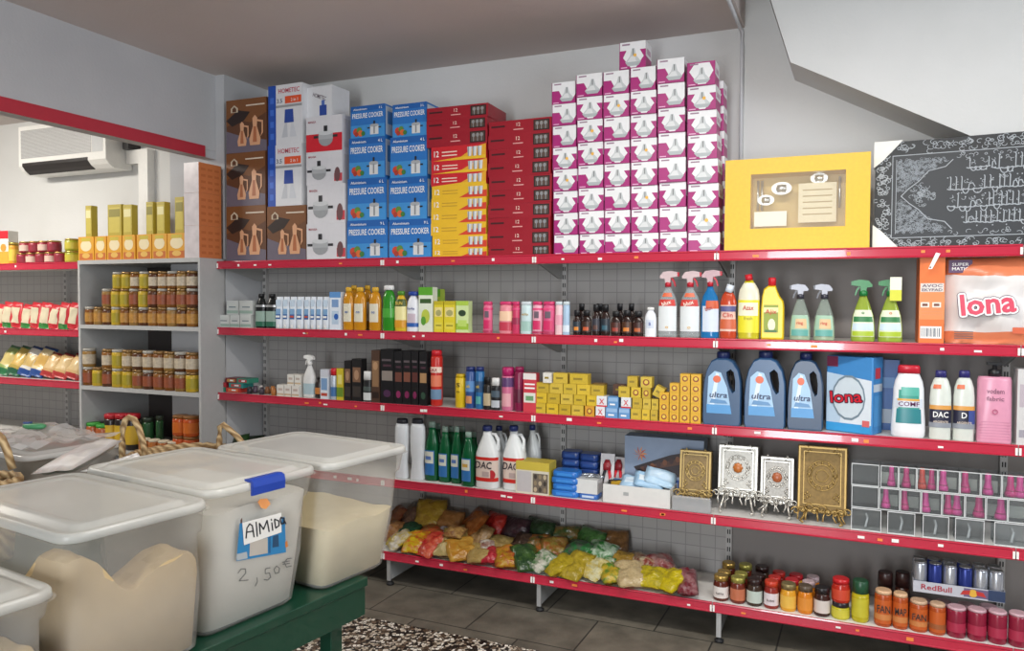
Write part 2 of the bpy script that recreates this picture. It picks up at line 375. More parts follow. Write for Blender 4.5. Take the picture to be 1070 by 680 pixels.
def bottle(name, label, cat, x0, x1, yt, row, d, prof, mat, cap=None, bands=(), texts=(), dp=.62, e=2.4, n=20, group=None, rz=0., z=None, lean=0., liquid=None):
    cx, w, h = slot(x0, x1, yt, row, d, z)
    zb = DECK[row-1] if z is None else z
    dd = w*dp
    t = thing(name, label, cat, (cx, d+dd/2, zb+.0005), rz, group, ry=lean)
    mb = MB()
    top = prof[-1][0]
    mb.loft([[(x, y, tt*h) for x, y in sup(w/2*k, dd/2*k, e if tt < .7 else 2, n)] for tt, k in prof], mat)
    mb.build('body', t)
    if liquid:
        mb = MB(); lt, lm = liquid; pp = [(.012, interp(prof, .03))]+[(tt, k) for tt, k in prof if .03 <= tt < lt]+[(lt, interp(prof, lt))]
        mb.loft([[(x, y, tt*h) for x, y in sup(w/2*k-.0025, dd/2*k-.0025, e if tt < .7 else 2, n)] for tt, k in pp], lm); mb.build('liquid', t)
    if cap:
        cm = cap[0]; kind = cap[1] if len(cap) > 1 else 'plain'
        r = w/2*prof[-1][1]
        mb = MB()
        if kind == 'plain':
            cr = cap[2]*w/2 if len(cap) > 2 else r*1.12
            mb.lathe(0, 0, [(cr, top*h-.002), (cr, h*.985), (cr*.9, h)], cm, 14)
            mb.build('cap', t)
        elif kind == 'wide':      # cap as wide as the bottle
            cw = cap[2]
            mb.loft([[(x, y, tt*h) for x, y in sup(w/2*k, dd/2*k, e, n)] for tt, k in [(top-.002, cw), (.975, cw*.97), (1, cw*.86)]], cm); mb.build('cap', t)
        elif kind == 'tilt':
            cr = r*1.15; ang = cap[2]; dx = math.sin(ang)
            mb.tube([(0, 0, top*h-.004), (dx*(1-top)*h*.9, 0, h*.99)], cr, cm, 12); mb.build('cap', t)
        elif kind == 'pump':
            mb.lathe(0, 0, [(r*1.25, top*h), (r*1.25, top*h+.028), (r*.5, top*h+.034), (r*.4, h*.965)], cm, 14)
            mb.loft([[(-r*1.5, -.01, h*.965), (r*1.5, -.01, h*.965), (r*1.5, .01, h*.965), (-r*1.5, .01, h*.965)],
                     [(-r*1.6, -.011, h), (r*1.3, -.011, h), (r*1.3, .011, h), (-r*1.6, .011, h)]], cm, False)
            mb.build('pump_head', t)
        elif kind == 'trigger':   # spray head: collar, hood, nozzle, trigger lever
            hood = cap[2]; sc = h*.235; s_ = cap[3] if len(cap) > 3 else 1
            mb.lathe(0, 0, [(r*1.25, top*h-.003), (r*1.25, top*h+sc*.24), (r*.9, top*h+sc*.3)], cm, 12); mb.build('collar', t)
            mb = MB(); zt = top*h
            o2 = [(-sc*.62, sc*.62), (-sc*.6, sc*.92), (-sc*.2, sc*1.0), (sc*.3, sc*.93), (sc*.52, sc*.66), (sc*.5, sc*.52), (sc*.2, sc*.5), (sc*.16, sc*.22), (-sc*.16, sc*.22), (-sc*.18, sc*.56), (-sc*.4, sc*.6)]
            mb.prism([(s_*x, zt+zz) for x, zz in (o2 if s_ > 0 else o2[::-1])], -sc*.17, sc*.17, hood); mb.build('spray_head', t)
            mb = MB()
            mb.box(*sorted((s_*-sc*.72, s_*-sc*.6)), -sc*.12, sc*.12, zt+sc*.64, zt+sc*.9, cm); mb.build('nozzle', t)
            mb = MB()
            pts = [(-sc*.3, sc*.56), (-sc*.45, sc*.3), (-sc*.52, 0), (-sc*.44, -sc*.02), (-sc*.34, sc*.3), (-sc*.18, sc*.5)]
            pts = [(s_*x, zt+zz) for x, zz in pts]
            mb.prism(pts if s_ > 0 else pts[::-1], -sc*.09, sc*.09, cm); mb.build('trigger', t)
    if bands or texts:
        mb = MB()
        for q, bd in enumerate(bands):
            full = len(bd) > 3 and bd[3] == 'full'
            rng = bd[4:6] if len(bd) > 5 else (None, None)
            band(mb, w, dd, h, prof, bd[0], bd[1], bd[2], e, .0008+.0007*q, full, n=14 if not full else n-1, a0=rng[0], a1=rng[1])
        for tx in texts:
            s, tz, th, tm = tx[:4]; ww = tx[4]*w if len(tx) > 4 else w*.6; rot = tx[5] if len(tx) > 5 else 0
            mb.ft(s, 0, tz*h, th*h, tm, 1, -dd/2*interp(prof, tz)-.0035, w=ww, rot=rot)
        mb.build('label', t)
    return t
def carton(name, label, cat, x0, x1, yt, row, d, depth, mat, draw=None, z=None, rz=0., group=None, h=None, right=None, top=None, w=None, ry=0.):
    cx, ww, hh = slot(x0, x1, yt, row, d, z)
    if h: hh = h
    if w: ww = w
    zb = DECK[row-1] if z is None else z
    mb = MB(); mb.box(-ww/2, ww/2, 0, depth, 0, hh, mat, right=right, top=top)
    if draw: draw(mb, ww, hh, depth)
    o = mb.build(name, None, (cx, d, zb+.0005), rz, ry=ry)
    tag(o, label, cat, group)
    return o, zb+hh

W_ = M('efeeea', .5); W2 = M('e4e4e2', .4); BK = M('17171a', .4); GY = M('9b9c9e', .4); SIL = M('c7c9cc', .28, .85); STEEL = M('b9bcc0', .25, .8)
DRED = M('8e1a2c', .4); YEL = M('f2c51f', .45); GOLD = M('b98d3a', .32, .8); CRED = M('cf2130', .4)

# ================================================================== the room behind the beam (left)
FY = -.12
# red edged shelving at far left
t = thing('shelving_bay', 'far left red edged shelving in the back room with pasta and noodle bags', 'shelving', (0, 0, 0))
b = MB(); b.box(-7.75, -5.13, .4, .42, .05, 2.1, PEG_); b.build('back_panel', t)
for x in (-5.95, -5.15, -7.0):
    b = MB(); b.box(x-.016, x+.016, .37, .41, .05, 2.1, UPM)
    for k in range(38):
        z = .1+k*.05
        for s in (-1, 1): b.fr(x+s*.006-.003, x+s*.006+.003, z, z+.026, HOLE, 1, .37)
    b.build('upright', t)
LDECK = []
for zc in (2.012, 1.516, 1.135, .70, .2):
    LDECK.append(zc+.02)
    b = MB(); b.box(-7.75, -5.13, FY+.004, .37, zc-.012, zc+.02, SHELF); b.build('shelf_deck', t)
    rail(-7.75, -5.12, zc, FY, t, 2)
for x in (-5.15, -7.7):
    b = MB(); b.box(x-.003, x+.003, FY+.02, .4, 0, .19, GREYM); b.build('base_leg', t)
# grey cabinet around the pilaster
CB = M('b4b4b3', .5)
t = thing('open_cabinet', 'grey open cabinet with shelves of jars and cans beside the pilaster', 'cabinet', (0, 0, 0))
CF = -.15
CDZ = [2.045, 1.583, 1.142, .69, .2]
b = MB(); b.box(-3.966, -3.948, CF, .07, 0, 2.045, CB); b.build('side_panel', t)
b = MB(); b.box(-5.115, -5.095, CF, .45, 0, 2.045, CB); b.build('side_panel', t)
b = MB(); b.box(-5.095, -4.47, .44, .455, 0, 2.03, M('4a4442', .6)); b.build('back_panel', t)  # added dark sheet, its colour standing in for shade in the open back
for zc in CDZ:
    b = MB(); b.box(-5.095, -3.966, CF, .072, zc-.028, zc, CB); b.box(-5.095, -4.47, .072, .44, zc-.028, zc, CB); b.build('shelf', t)
# air conditioner
a = on_y(20, 178, .27); c = on_y(110, 131, .27)
W, H = c.x-a.x, .385
t = thing('air_conditioner', 'white wall mounted air conditioner high on the back room wall', 'air conditioner', (a.x, .27, a.z-.03))
AW = M('e9e8e4', .35)
b = MB()
sec = [(0, .06), (0, H), (.03, H+.01), (.24, H+.01), (.24, 0), (.07, 0), (.03, .025)]
b.loft([[(x, y, z) for y, z in sec] for x in (0, W)], AW, smooth=False); b.build('casing', t)
b = MB()
for k in range(22):
    z = .125+k*.0105
    b.box(.03, W-.16, -.004, 0, z, z+.005, M('dedede', .25, .5))
b.box(.03, W-.16, -.0015, 0, .12, .35, M('b9baba', .35)); b.build('front_grille', t)
b = MB(); b.box(W-.15, W-.03, -.002, 0, .12, .35, M('c9cbcc', .3)); b.build('display_panel', t)
b = MB(); b.loft([[(x, .0, .085), (x, -.001, .06), (x, .03, .022), (x, .065, -.003), (x, .075, .005), (x, .01, .09)] for x in (.04, W-.2)], M('2a2626', .5), smooth=False); b.build('air_outlet', t)
q0 = on_y(126, 163, .45); q1 = on_y(150, 163, .45); q2 = on_y(150, 238, .45)
t = thing('pipe_duct', 'white pipe duct bending from the air conditioner down the back room wall', 'duct', (0, 0, 0))
b = MB(); b.box(a.x+W+.005, q1.x+.04, .45, .52, q0.z-.07, q0.z+.04, AW); b.box(q1.x-.06, q1.x+.04, .45, .52, 1.9, q0.z-.07, AW); b.build('duct', t)
b = MB(); b.box(a.x+W+.03, a.x+W+.09, .4, .52, q0.z+.04, q0.z+.22, M('3a3838', .6)); b.build('cable_sleeve', t)

def lcx(x0, x1, Y): return on_y(x0, 340, Y).x, on_y(x1, 340, Y).x
def simple_can(name, label, cat, x, y, z, r, h, m, lid, lab=None, group=None, e=2, n=14):
    t = thing(name, label, cat, (x, y, z+.0005), random.uniform(-.2, .2), group)
    mb = MB(); mb.lathe(0, 0, [(r*.93, 0), (r, h*.04), (r, h*.8), (r*.94, h*.86)], m, n); mb.build('body', t)
    mb = MB(); mb.lathe(0, 0, [(r*.97, h*.86), (r*.97, h*.98), (r*.9, h)], lid, n); mb.build('lid', t)
    if lab:
        mb = MB(); mb.lathe(0, 0, [(r*1.012, h*.16), (r*1.012, h*.68)], lab, n, cap0=False, cap1=False)
        mb.build('label', t)
    return t
AMB = [M('7a4a1e', .25), M('8a5a28', .25), M('573420', .25), M('94703a', .3)]
LABS = [M('b07f38', .5, var=.4, scale=60), M('8f4a2c', .5, var=.4, scale=60), M('bcae98', .5, var=.4, scale=60), M('6e2f24', .5, var=.4, scale=60), M('a88c44', .5, var=.4, scale=60)]
YCAN = M('c2a22a', .4)
pos = {0: 'bottom', 1: 'middle', 2: 'top'}
rowname = ['upper', 'second']
def jar_tier(x0, x1, z, n, tier, shelf, y=-.1, yellow=(), skip=(), h=.118):
    xa, xb = lcx(x0, x1, y); st = (xb-xa)/n
    for k in range(n):
        if k in skip: continue
        ye = k in yellow
        m = YCAN if ye else AMB[(k*7+tier*3)%4]
        lab = (M('a49320', .5) if ye else LABS[(k*5+tier+shelf)%5])
        col = 'yellow tin' if ye else 'amber jar'
        simple_can('tin_can' if ye else 'food_jar', '%s, %s from left in the %s tier on the cabinet\'s %s shelf' % (col, ORD[k], pos[tier], rowname[shelf]), 'can' if ye else 'jar',
                   xa+st*(k+.5), y, z, st*.46, h, m, M('94744a', .35, .6) if k % 3 else M('a9a59c', .4), lab, 'jars and tins in the grey cabinet')
jar_tier(91, 207, CDZ[1], 12, 0, 0, yellow=(3,), h=.128)
jar_tier(109, 207, CDZ[1]+.129, 10, 1, 0, yellow=(1, 2, 4), h=.128)
jar_tier(120, 207, CDZ[1]+.258, 9, 2, 0, yellow=(0, 1, 3), h=.118)
jar_tier(88, 207, CDZ[2], 11, 0, 1, yellow=(1, 3, 4, 10), h=.133)
jar_tier(88, 207, CDZ[2]+.134, 11, 1, 1, yellow=(3,), skip=(1,), h=.133)
# bottom shelf of the cabinet
def lp(x, y, Y): return on_y(x, y, Y)
zb = CDZ[3]
for k, (x, yt, r) in enumerate(((96, 420, .045), (106, 424, .04), (112, 428, .04))):
    simple_can('sauce_bottle', 'green capped bottle, %s from left on the cabinet\'s low shelf' % ORD[k], 'bottle', lp(x, 450, .1).x, .12, zb, r, lp(x, yt, .12).z-zb, M('d8d6cc', .3), M('3d8a35', .5), M('cfd4c4', .5), 'green capped bottles on the low cabinet shelf')
for k, (x, yt) in enumerate(((98, 441), (108, 443))):
    simple_can('food_jar', 'squat jar with bright green lid at the front, %s from left' % ORD[k], 'jar', lp(x, 450, -.08).x, -.08, zb, .05, lp(x, yt, -.08).z-zb, M('a8572a', .3), M('3f9a3a', .5), M('b86a3a', .5), 'green lidded jars on the low cabinet shelf')
for k, x in enumerate((117, 128, 139)):
    simple_can('sauce_bottle', 'dark jar with red lid, %s from left behind the basket handle' % ORD[k], 'jar', lp(x, 450, -.05).x, -.05, zb, .052, lp(x, 432, -.05).z-zb, M('241a18', .3), M('b3202c', .4), M('c9a32a', .5), 'red lidded dark jars')
for k, (x, yt) in enumerate(((147, 438), (155, 436), (167, 434))):
    simple_can('sauce_bottle', 'dark green bottle, %s from left on the low cabinet shelf' % ORD[k], 'bottle', lp(x, 450, 0).x, 0, zb, .04 if k < 2 else .026, lp(x, yt, 0).z-zb, M('24502c', .25), M('2c3a2c', .4), None, 'dark green bottles low in the cabinet')
for k, x in enumerate((151, 161, 171, 181)):
    simple_can('spice_jar', 'small orange spice jar with pale lid, %s from left on low shelf' % ORD[k], 'jar', lp(x, 450, -.1).x, -.1, zb, .04, .1, M('b86f32', .3), M('d9cdb4', .5), None, 'small spice jars')
for k in range(2):
    for j in range(2):
        simple_can('food_jar', '%s orange jar in the %s pair by the cabinet\'s right panel' % (('left', 'right')[j], ('lower', 'upper')[k]), 'jar', lp(189+j*11, 450, -.06).x, -.06, zb+k*.14, .054, .139, M('c2521c', .25), M('8a5a2a', .4), M('cf6a22', .4), 'orange jars by the right panel')
# on top of the cabinet: yellow pasta cartons with tall packs above
zt = CDZ[0]
yc = [(83, 99), (100, 112), (113, 128), (129, 142), (144, 159), (160, 175), (176, 195)]
for k, (xa, xb) in enumerate(yc):
    A, B = lcx(xa, xb, CF+.02); w = B-A; h = .17
    mb = MB(); mb.box(-w/2, w/2, 0, .09, 0, h, M('dfa12c', .45))
    mb.fr(-w*.42, w*.42, h*.02, h*.3, M('c46a2c', .5)); mb.fd(0, h*.62, w*.36, h*.24, M('ead9b0', .5)); mb.fr(-w*.3, w*.3, h*.8, h*.95, M('c9b23a', .5)); mb.fd(0, h*.2, w*.25, h*.11, M('e0b25a', .5), 2)
    tag(mb.build('pasta_carton', None, ((A+B)/2, CF+.02, zt+.0005)), 'yellow pasta carton on the cabinet top, %s from left' % ORD[k], 'carton', 'yellow cartons on the cabinet')
for k, (xa, xb, yt) in enumerate(((91, 97, 215), (114, 128, 214), (130, 139, 214), (154, 161, 211), (165, 173, 211), (184, 193, 206))):
    A, B = lcx(xa, xb, CF+.03); w = B-A; z0 = zt+.1705; h = on_y(xa, yt, CF+.03).z-z0
    mb = MB(); mb.box(-w/2, w/2, 0, .05, 0, h, M('b7a336', .45)); mb.fr(-w*.4, w*.4, h*.1, h*.9, M('c9b64c', .5)); mb.fr(-w*.4, w*.4, h*.6, h*.85, M('8f8430' if k % 2 else 'e5dba0', .5), 2)
    tag(mb.build('spaghetti_pack', None, ((A+B)/2, CF+.03, z0+.0005)), 'tall olive yellow spaghetti pack standing on the cartons, %s from left' % ORD[k], 'pack', 'tall spaghetti packs on the cabinet')
# orange boxes wrapped in film under the beam end
OB = M('cf7a48', .5); FILM = M('d8cfd0', .25, var=.3, scale=12)
zz = CDZ[0]
hts = [.215, .215, .2]
for k, h in enumerate(hts):
    mb = MB(); w = .13
    mb.box(-w, 0, 0, .2, 0, h, OB, front=FILM)
    for j in range(4):
        for i in range(3):
            mb.rs(0, .02+i*.06, .06+i*.06, h*.12+j*h*.21, h*.2+j*h*.21, M('c06a3a', .5))
    tag(mb.build('orange_box', None, (-3.958, CF+.005, zz+.0005)), 'orange box with film wrapped front, %s of the stack beside the brown jug boxes' % ['bottom', 'middle', 'top'][k], 'box', 'orange boxes at the pilaster')
    zz += h+.001
# things on the far left shelves
zt = LDECK[0]
A, B = lcx(0, 10, FY+.03); w = B-A
mb = MB(); mb.box(-w/2, w/2, 0, .08, 0, .26, M('d9d5cc', .5)); mb.fr(-w/2, w/2, .2, .26, CRED); mb.fr(-w/2, w/2, 0, .1, M('e0a23a', .5)); mb.fd(0, .13, w*.3, .03, M('c8923a', .5), 2)
tag(mb.build('cereal_box', None, ((A+B)/2, FY+.03, zt+.0005)), 'white carton with red top band at the far left edge', 'box')
for tier in range(2):
    n = 5 if tier == 0 else 4; xa, xb = lcx(20, 69, FY+.05); st = (xb-xa)/5
    for k in range(n):
        simple_can('food_tin', 'red labelled tin, %s from left in the %s layer on the far left shelf' % (ORD[k], ('lower', 'upper')[tier]), 'tin', xa+st*(k+.5+(.3 if tier else 0)), FY+.06, zt+tier*.086, st*.46, .085, M('9a2438', .35), M('a9884a', .3, .6), M('d8b9a8' if (k+tier) % 2 else '8f1f33', .5), 'red tins on the far left shelf')
for tier in range(2):
    xa, xb = lcx(70, 83, FY+.05)
    simple_can('food_tin', 'yellow green tin, %s of two beside the pasta cartons' % ('lower', 'upper')[tier], 'tin', (xa+xb)/2, FY+.06, zt+tier*.09, (xb-xa)*.42, .089, M('a8a82c', .35), M('b09a4a', .3, .6), M('c7b83a', .5), 'yellow green tins')
xa, xb = lcx(11, 18, FY+.05)
simple_can('food_tin', 'orange yellow tin between the white carton and red tins', 'tin', (xa+xb)/2, FY+.06, zt, (xb-xa)*.45, .17, M('d59a2c', .35), M('b09a4a', .3, .6), M('e3c04a', .5))

# pillow bags
def pouch(w, h, th, m1, m2=None, m3=None, seed=0, nx=8, ny=10, zone=(.25, .75), ztop=.85):
    """filled film bag lying in the x-z plane, seams at top and bottom; m2 = printed panel, m3 = end strips"""
    rnd = random.Random(seed); mb = MB(); off = Vector((rnd.uniform(0, 50), 0, 0))
    def pt(i, j, s):
        u = i/nx*2-1; v = j/ny*2-1
        body = max(0, 1-abs(u)**2.6)**.6*max(0, 1-abs(v)**4)**.7
        nz = noise.noise(Vector((u*1.6, v*1.9, s*.7))+off)
        wr = noise.noise(Vector((u*4.5, v*5.5, s*.9))+off)
        x = u*w/2*(1-.1*body*(1-abs(v))+.03*noise.noise(Vector((v*3, u, 8))+off)-.04*abs(v)**6); z = (v*.5+.5)*h+.02*h*noise.noise(Vector((u*3, v, 5))+off)
        y = s*th/2*(body*(1+.5*nz+.22*wr))+.1*th*noise.noise(Vector((u*2, v*2, 4))+off)
        return (x, y, z)
    base = len(mb.v)
    idx = {}
    for s in (-1, 1):
        for j in range(ny+1):
            for i in range(nx+1):
                idx[s, i, j] = len(mb.v); mb.v.append(pt(i, j, s))
    for s in (-1, 1):
        for j in range(ny):
            for i in range(nx):
                q = [idx[s, i, j], idx[s, i+1, j], idx[s, i+1, j+1], idx[s, i, j+1]]
                if s > 0: q.reverse()
                v = (j+.5)/ny; m = m1
                if m3 and (v < .16 or v > ztop): m = m3
                elif m2 and zone[0] < v < zone[1] and 1 <= i < nx-1: m = m2
                mb.f.append(tuple(q)); mb.m.append(mb.mi(m)); mb.sm.append(True)
    for e in [[(i, 0) for i in range(nx+1)], [(nx, j) for j in range(ny+1)], [(i, ny) for i in reversed(range(nx+1))], [(0, j) for j in reversed(range(ny+1))]]:
        for (a, b_), (c, d) in zip(e, e[1:]):
            mb.f.append((idx[-1, a, b_], idx[1, a, b_], idx[1, c, d], idx[-1, c, d])); mb.m.append(mb.mi(m3 or m1)); mb.sm.append(True)
    return mb
def settle(mb, loc, R, z0):
    """lift a bag so that its lowest point touches z0"""
    lo = min((loc+R @ Vector(v)).z for v in mb.v); loc.z += z0+.001-lo
    return loc
def put_bag(mb, name, x, y, z0, rz=0., rx=0., ry=0.):
    from mathutils import Euler
    R = Euler((rx, ry, rz)).to_matrix(); loc = settle(mb, Vector((x, y, z0)), R, z0)
    return mb.build(name, None, loc, rz, rx, ry)
Rr, Gg = M('c02a35', .35), M('2f7d3a', .35); PAL = M('d8cdb0', .35)
xa, xb = lcx(-6, 81, FY+.06); n = 9; st = (xb-xa)/n
for k in range(n):
    h = .2 if k % 3 else .185
    mb = pouch(st*1.12, h, .05, Rr, PAL, Gg if k % 2 else Rr, k, zone=(.15, .8), ztop=.97)
    tag(put_bag(mb, 'noodle_bag', xa+st*(k+.5), FY+.06, LDECK[1], random.uniform(-.05, .05), random.uniform(-.15, -.03), .1),
        'red and green noodle bag standing in the upper bag row, %s from left' % ORD[k], 'bag', 'red and green bags on the far left shelf')
cols = [('8fa05a', 'cdbb7a', '2f7048'), ('b39c50', 'cfae62', '2c5f45'), ('d6d2c8', 'c9ab6c', '2b4c8c'), ('d9c79a', 'caa45c', '2b4c8c'), ('c9a06a', 'd4b684', 'a83434'), ('cfae78', 'd8bd8c', 'b23c3c'), ('d2b07c', 'd8bd8c', 'a83434')]
xa, xb = lcx(-3, 82, FY+.08); n = 7; st = (xb-xa)/n
for k in range(n):
    c = cols[k]
    mb = pouch(st*1.1, .25 if k < 4 else .2, .07, M(c[0], .3), M(c[1], .3), M(c[2], .35), 20+k)
    tag(put_bag(mb, 'pasta_bag', xa+st*(k+.4), FY+.07, LDECK[2], .1, -.5, .2),
        '%s pasta bag leaning in the lower bag row, %s from left' % (['green trimmed', 'green trimmed', 'blue trimmed', 'blue trimmed', 'red trimmed', 'red trimmed', 'red trimmed'][k], ORD[k]), 'bag', 'pasta bags on the far left shelf')
for k in range(6):
    xa, xb = lcx(2+k*13, 13+k*13, FY+.2)
    mb = pouch(xb-xa, .15, .05, M('4a3f3a', .4), M('6a5a4a', .4), None, 60+k)
    tag(put_bag(mb, 'dark_bag', (xa+xb)/2, .3, LDECK[2], .1, -.1), 'dark bag standing behind the leaning pasta bags, %s from left' % ORD[k], 'bag', 'dark bags behind the pasta')
# ================================================================== top shelf
Z1 = DECK[0]; BROWN = M('5e3a24', .5); WH = M('f1f0ee', .45)
def tex_jug(mb, w, h, d):
    mb.fp([(-w*.5, h*.5), (-w*.2, h*.62), (w*.1, h*.55), (w*.5, h*.72), (w*.5, h), (-w*.5, h)], M('7a4c28', .5))
    mb.fp([(-w*.5, 0), (w*.5, 0), (w*.5, h*.2), (-w*.1, h*.3), (-w*.5, h*.42)], M('6a6270', .5), 1)
    mb.fp([(-w*.5, h*.62), (-w*.35, h*.5), (-w*.05, h*.6), (w*.1, h*.75), (-w*.2, h*.8)], M('2b1c18', .5), 2)
    mb.fp([(-w*.38, h*.76), (-w*.2, h*.76), (-w*.2, h*.84), (-w*.29, h*.9), (-w*.38, h*.84)], M('c8b8a0', .5), 3)
    mb.fp([(-w*.34, h*.77), (-w*.24, h*.77), (-w*.24, h*.83), (-w*.29, h*.87), (-w*.34, h*.83)], M('5e3a24', .5), 4)
    mb.fr(w*.0, w*.46, h*.86, h*.885, M('d9cbb8', .5), 3)
    for cx, s in ((-.1, .82), (.22, 1)):
        J = M('d8a27c', .4); hh = h*.56*s; z0 = h*.12
        mb.fp([(cx*w-w*.12*s, z0), (cx*w+w*.12*s, z0), (cx*w+w*.14*s, z0+hh*.2), (cx*w+w*.05*s, z0+hh*.62), (cx*w+w*.06*s, z0+hh*.9), (cx*w, z0+hh), (cx*w-w*.06*s, z0+hh*.9), (cx*w-w*.05*s, z0+hh*.62), (cx*w-w*.14*s, z0+hh*.2)], J, 4)
        mb.fp([(cx*w-w*.05*s, z0+hh*.1), (cx*w+w*.05*s, z0+hh*.1), (cx*w+w*.03*s, z0+hh*.62), (cx*w-w*.03*s, z0+hh*.62)], M('b06a44', .4), 5)
        mb.fp([(cx*w+w*.05*s, z0+hh*.85), (cx*w+w*.2*s, z0+hh*.8), (cx*w+w*.2*s, z0+hh*.4), (cx*w+w*.13*s, z0+hh*.25), (cx*w+w*.165*s, z0+hh*.42), (cx*w+w*.165*s, z0+hh*.74), (cx*w+w*.05*s, z0+hh*.79)], J, 4)
z = Z1
for k, (a, b_, yt) in enumerate(((237.5, 278.5, 215), (237.5, 278.5, 159), (238.5, 279.5, 103))):
    o, z = carton('jug_set_box', 'brown box showing two thermos jugs, %s of the left stack' % ['bottom', 'middle', 'top'][k], 'box', a, b_, yt, 1, .03, .22, BROWN, tex_jug, z, random.uniform(-.02, .02), 'brown thermos jug boxes')
o, zj = carton('jug_set_box', 'brown thermos jug box standing alone under the tall blender boxes', 'box', 280, 320, 215, 1, .03, .22, M('6b4428', .5), tex_jug, Z1, .01, 'brown thermos jug boxes')
BL = M('1f4fae', .4)
def tex_blender(mb, w, h, d):
    mb.fr(-w*.5, -w*.27, 0, h, BL)
    for k in range(4): mb.fr(-w*.44, -w*.33, h*(.1+.2*k), h*(.2+.2*k), M('3f6fd0', .4), 2)
    mb.fr(-w*.27, w*.5, h*.62, h*.66, GY)
    mb.ft('HOMETEC', w*.12, h*.86, h*.075, M('c24a5a', .5), 2, w=w*.62)
    mb.fr(-w*.0, w*.48, h*.68, h*.8, M('e2562b', .45), 2); mb.ft('2 in 1', w*.28, h*.71, h*.05, WH, 3)
    mb.ft('3.5', -w*.16, h*.7, h*.07, M('33415e', .5), 2)
    mb.fp([(-w*.02, h*.36), (w*.26, h*.36), (w*.24, h*.58), (w*.0, h*.58)], M('2b4a9c', .4), 2)
    mb.fp([(-w*.1, h*.12), (w*.08, h*.12), (w*.06, h*.36), (-w*.0, h*.36)], M('c3c6cc', .4), 2)
    mb.fp([(w*.14, h*.12), (w*.34, h*.12), (w*.24, h*.36), (w*.17, h*.36)], M('cfd2d8', .4), 2)
o, z = carton('blender_box', 'tall white and blue blender box, lower of the pair on the brown box', 'box', 281, 316, 151, 1, .035, .2, M('dcdde0', .45), tex_blender, zj, .0, 'tall blender boxes')
carton('blender_box', 'tall white and blue blender box, topmost of the pair near the ceiling', 'box', 281.5, 317, 88, 1, .035, .2, M('dcdde0', .45), tex_blender, z, -.02, 'tall blender boxes')
def tex_cooker(redtop):
    def f(mb, w, h, d):
        if redtop: mb.fr(-w*.5, w*.5, 0, h*.5, CRED)
        else: mb.fr(w*.28, w*.5, h*.08, h*.32, M('c8454f', .45))
        mb.ft('MANISA', -w*.33, h*.82, h*.06, M('a03848', .5), 2, w=w*.22)
        cx = -.14 if not redtop else .05
        mb.fd(cx*w, h*.34, w*.2, h*.2, M('9a9da0', .35), 3); mb.fr(cx*w-w*.2, cx*w+w*.2, h*.34, h*.5, M('aeb1b4', .35), 3)
        mb.fd(cx*w, h*.52, w*.21, h*.07, M('cfd1d3', .3), 4); mb.fr(cx*w-w*.05, cx*w+w*.05, h*.56, h*.72, M('2c2c30', .4), 4)
        mb.fr(cx*w-w*.33, cx*w-w*.2, h*.38, h*.45, M('2c2c30', .4), 4); mb.fr(cx*w+w*.2, cx*w+w*.33, h*.38, h*.45, M('2c2c30', .4), 4)
        if not redtop: mb.fd(w*.37, h*.28, w*.08, h*.22, M('6e4c4e', .4), 3)
        mb.rs(w/2, .02, d-.02, h*.1, h*.9, M('c9c5c8', .45))
    return f
z = Z1
names = ['bottom', 'second from bottom', 'third from bottom', 'top']
for k, (a, b_, yt) in enumerate(((321, 361, 233.5), (321.5, 361, 192.5), (321, 358, 158), (321, 358, 121))):
    o, z = carton('cooker_box', ('white steel cooker box, %s of its stack' % names[k]) if k < 3 else 'white cooker box with red lower half, top of its stack', 'box', a, b_, yt, 1, .035, .23, M('d7d6da', .45), tex_cooker(k == 3), z, random.uniform(-.015, .015), 'white cooker boxes')
def tex_blender2(mb, w, h, d):
    mb.ft('HOMETEC', w*.0, h*.62, h*.12, M('6b5a66', .5), 2, w=w*.55, rot=-.35)
    mb.fp([(w*.02, h*.08), (w*.3, h*.08), (w*.3, h*.4), (w*.02, h*.4)], M('2b4a9c', .4), 2); mb.fr(w*.1, w*.22, h*.4, h*.55, M('4f6fb8', .4), 2)
carton('blender_box', 'white blender box lying on the white cooker stack behind its edge', 'box', 321, 348, 90, 1, .08, .18, M('dcdde0', .45), tex_blender2, z, -.05, 'tall blender boxes')
PB = M('2a72bd', .4)
def tex_pc(size):
    def f(mb, w, h, d):
        mb.fr(-w*.5, w*.5, 0, h*.4, M('3f8fd0', .4)); mb.fr(-w*.5, w*.5, h*.84, h, M('1f5ea8', .4))
        mb.ft('Aluminium', -w*.22, h*.87, h*.06, WH, 2, w=w*.4); mb.ft(size, w*.38, h*.87, h*.07, WH, 2)
        mb.ft('PRESSURE COOKER', 0, h*.62, h*.15, WH, 2, w=w*.9)
        S = M('d9dadb', .3); K = M('26262a', .4)
        mb.fr(w*.08, w*.32, h*.08, h*.36, S, 3); mb.fd(w*.2, h*.36, w*.13, h*.05, M('a9acb0', .3), 4); mb.fr(w*.175, w*.225, h*.4, h*.5, K, 4)
        mb.fr(w*.32, w*.4, h*.27, h*.31, K, 4); mb.fr(w*.0, w*.08, h*.27, h*.31, K, 4); mb.fr(w*.18, w*.22, h*.1, h*.34, M('8d9094', .3), 5)
        for i, (dx, dz, r, c) in enumerate(((-.34, .2, .09, 'c8452e'), (-.24, .24, .08, '5a8a3c'), (-.2, .14, .08, 'd86a34'), (-.32, .12, .06, 'a83a2c'), (-.12, .13, .06, '3f7a3c'))):
            mb.fd(dx*w, dz*h, r*w, r*w, M(c, .5), 3+i, n=10)
        mb.rs(w/2, .01, d-.01, h*.06, h*.94, M('b9c6d4', .45)); mb.rs(w/2, .03, d-.03, h*.4, h*.8, M('4a88c4', .4), 2)
    return f
sizes = ['9 L', '6 L', '4 L', '3 L']
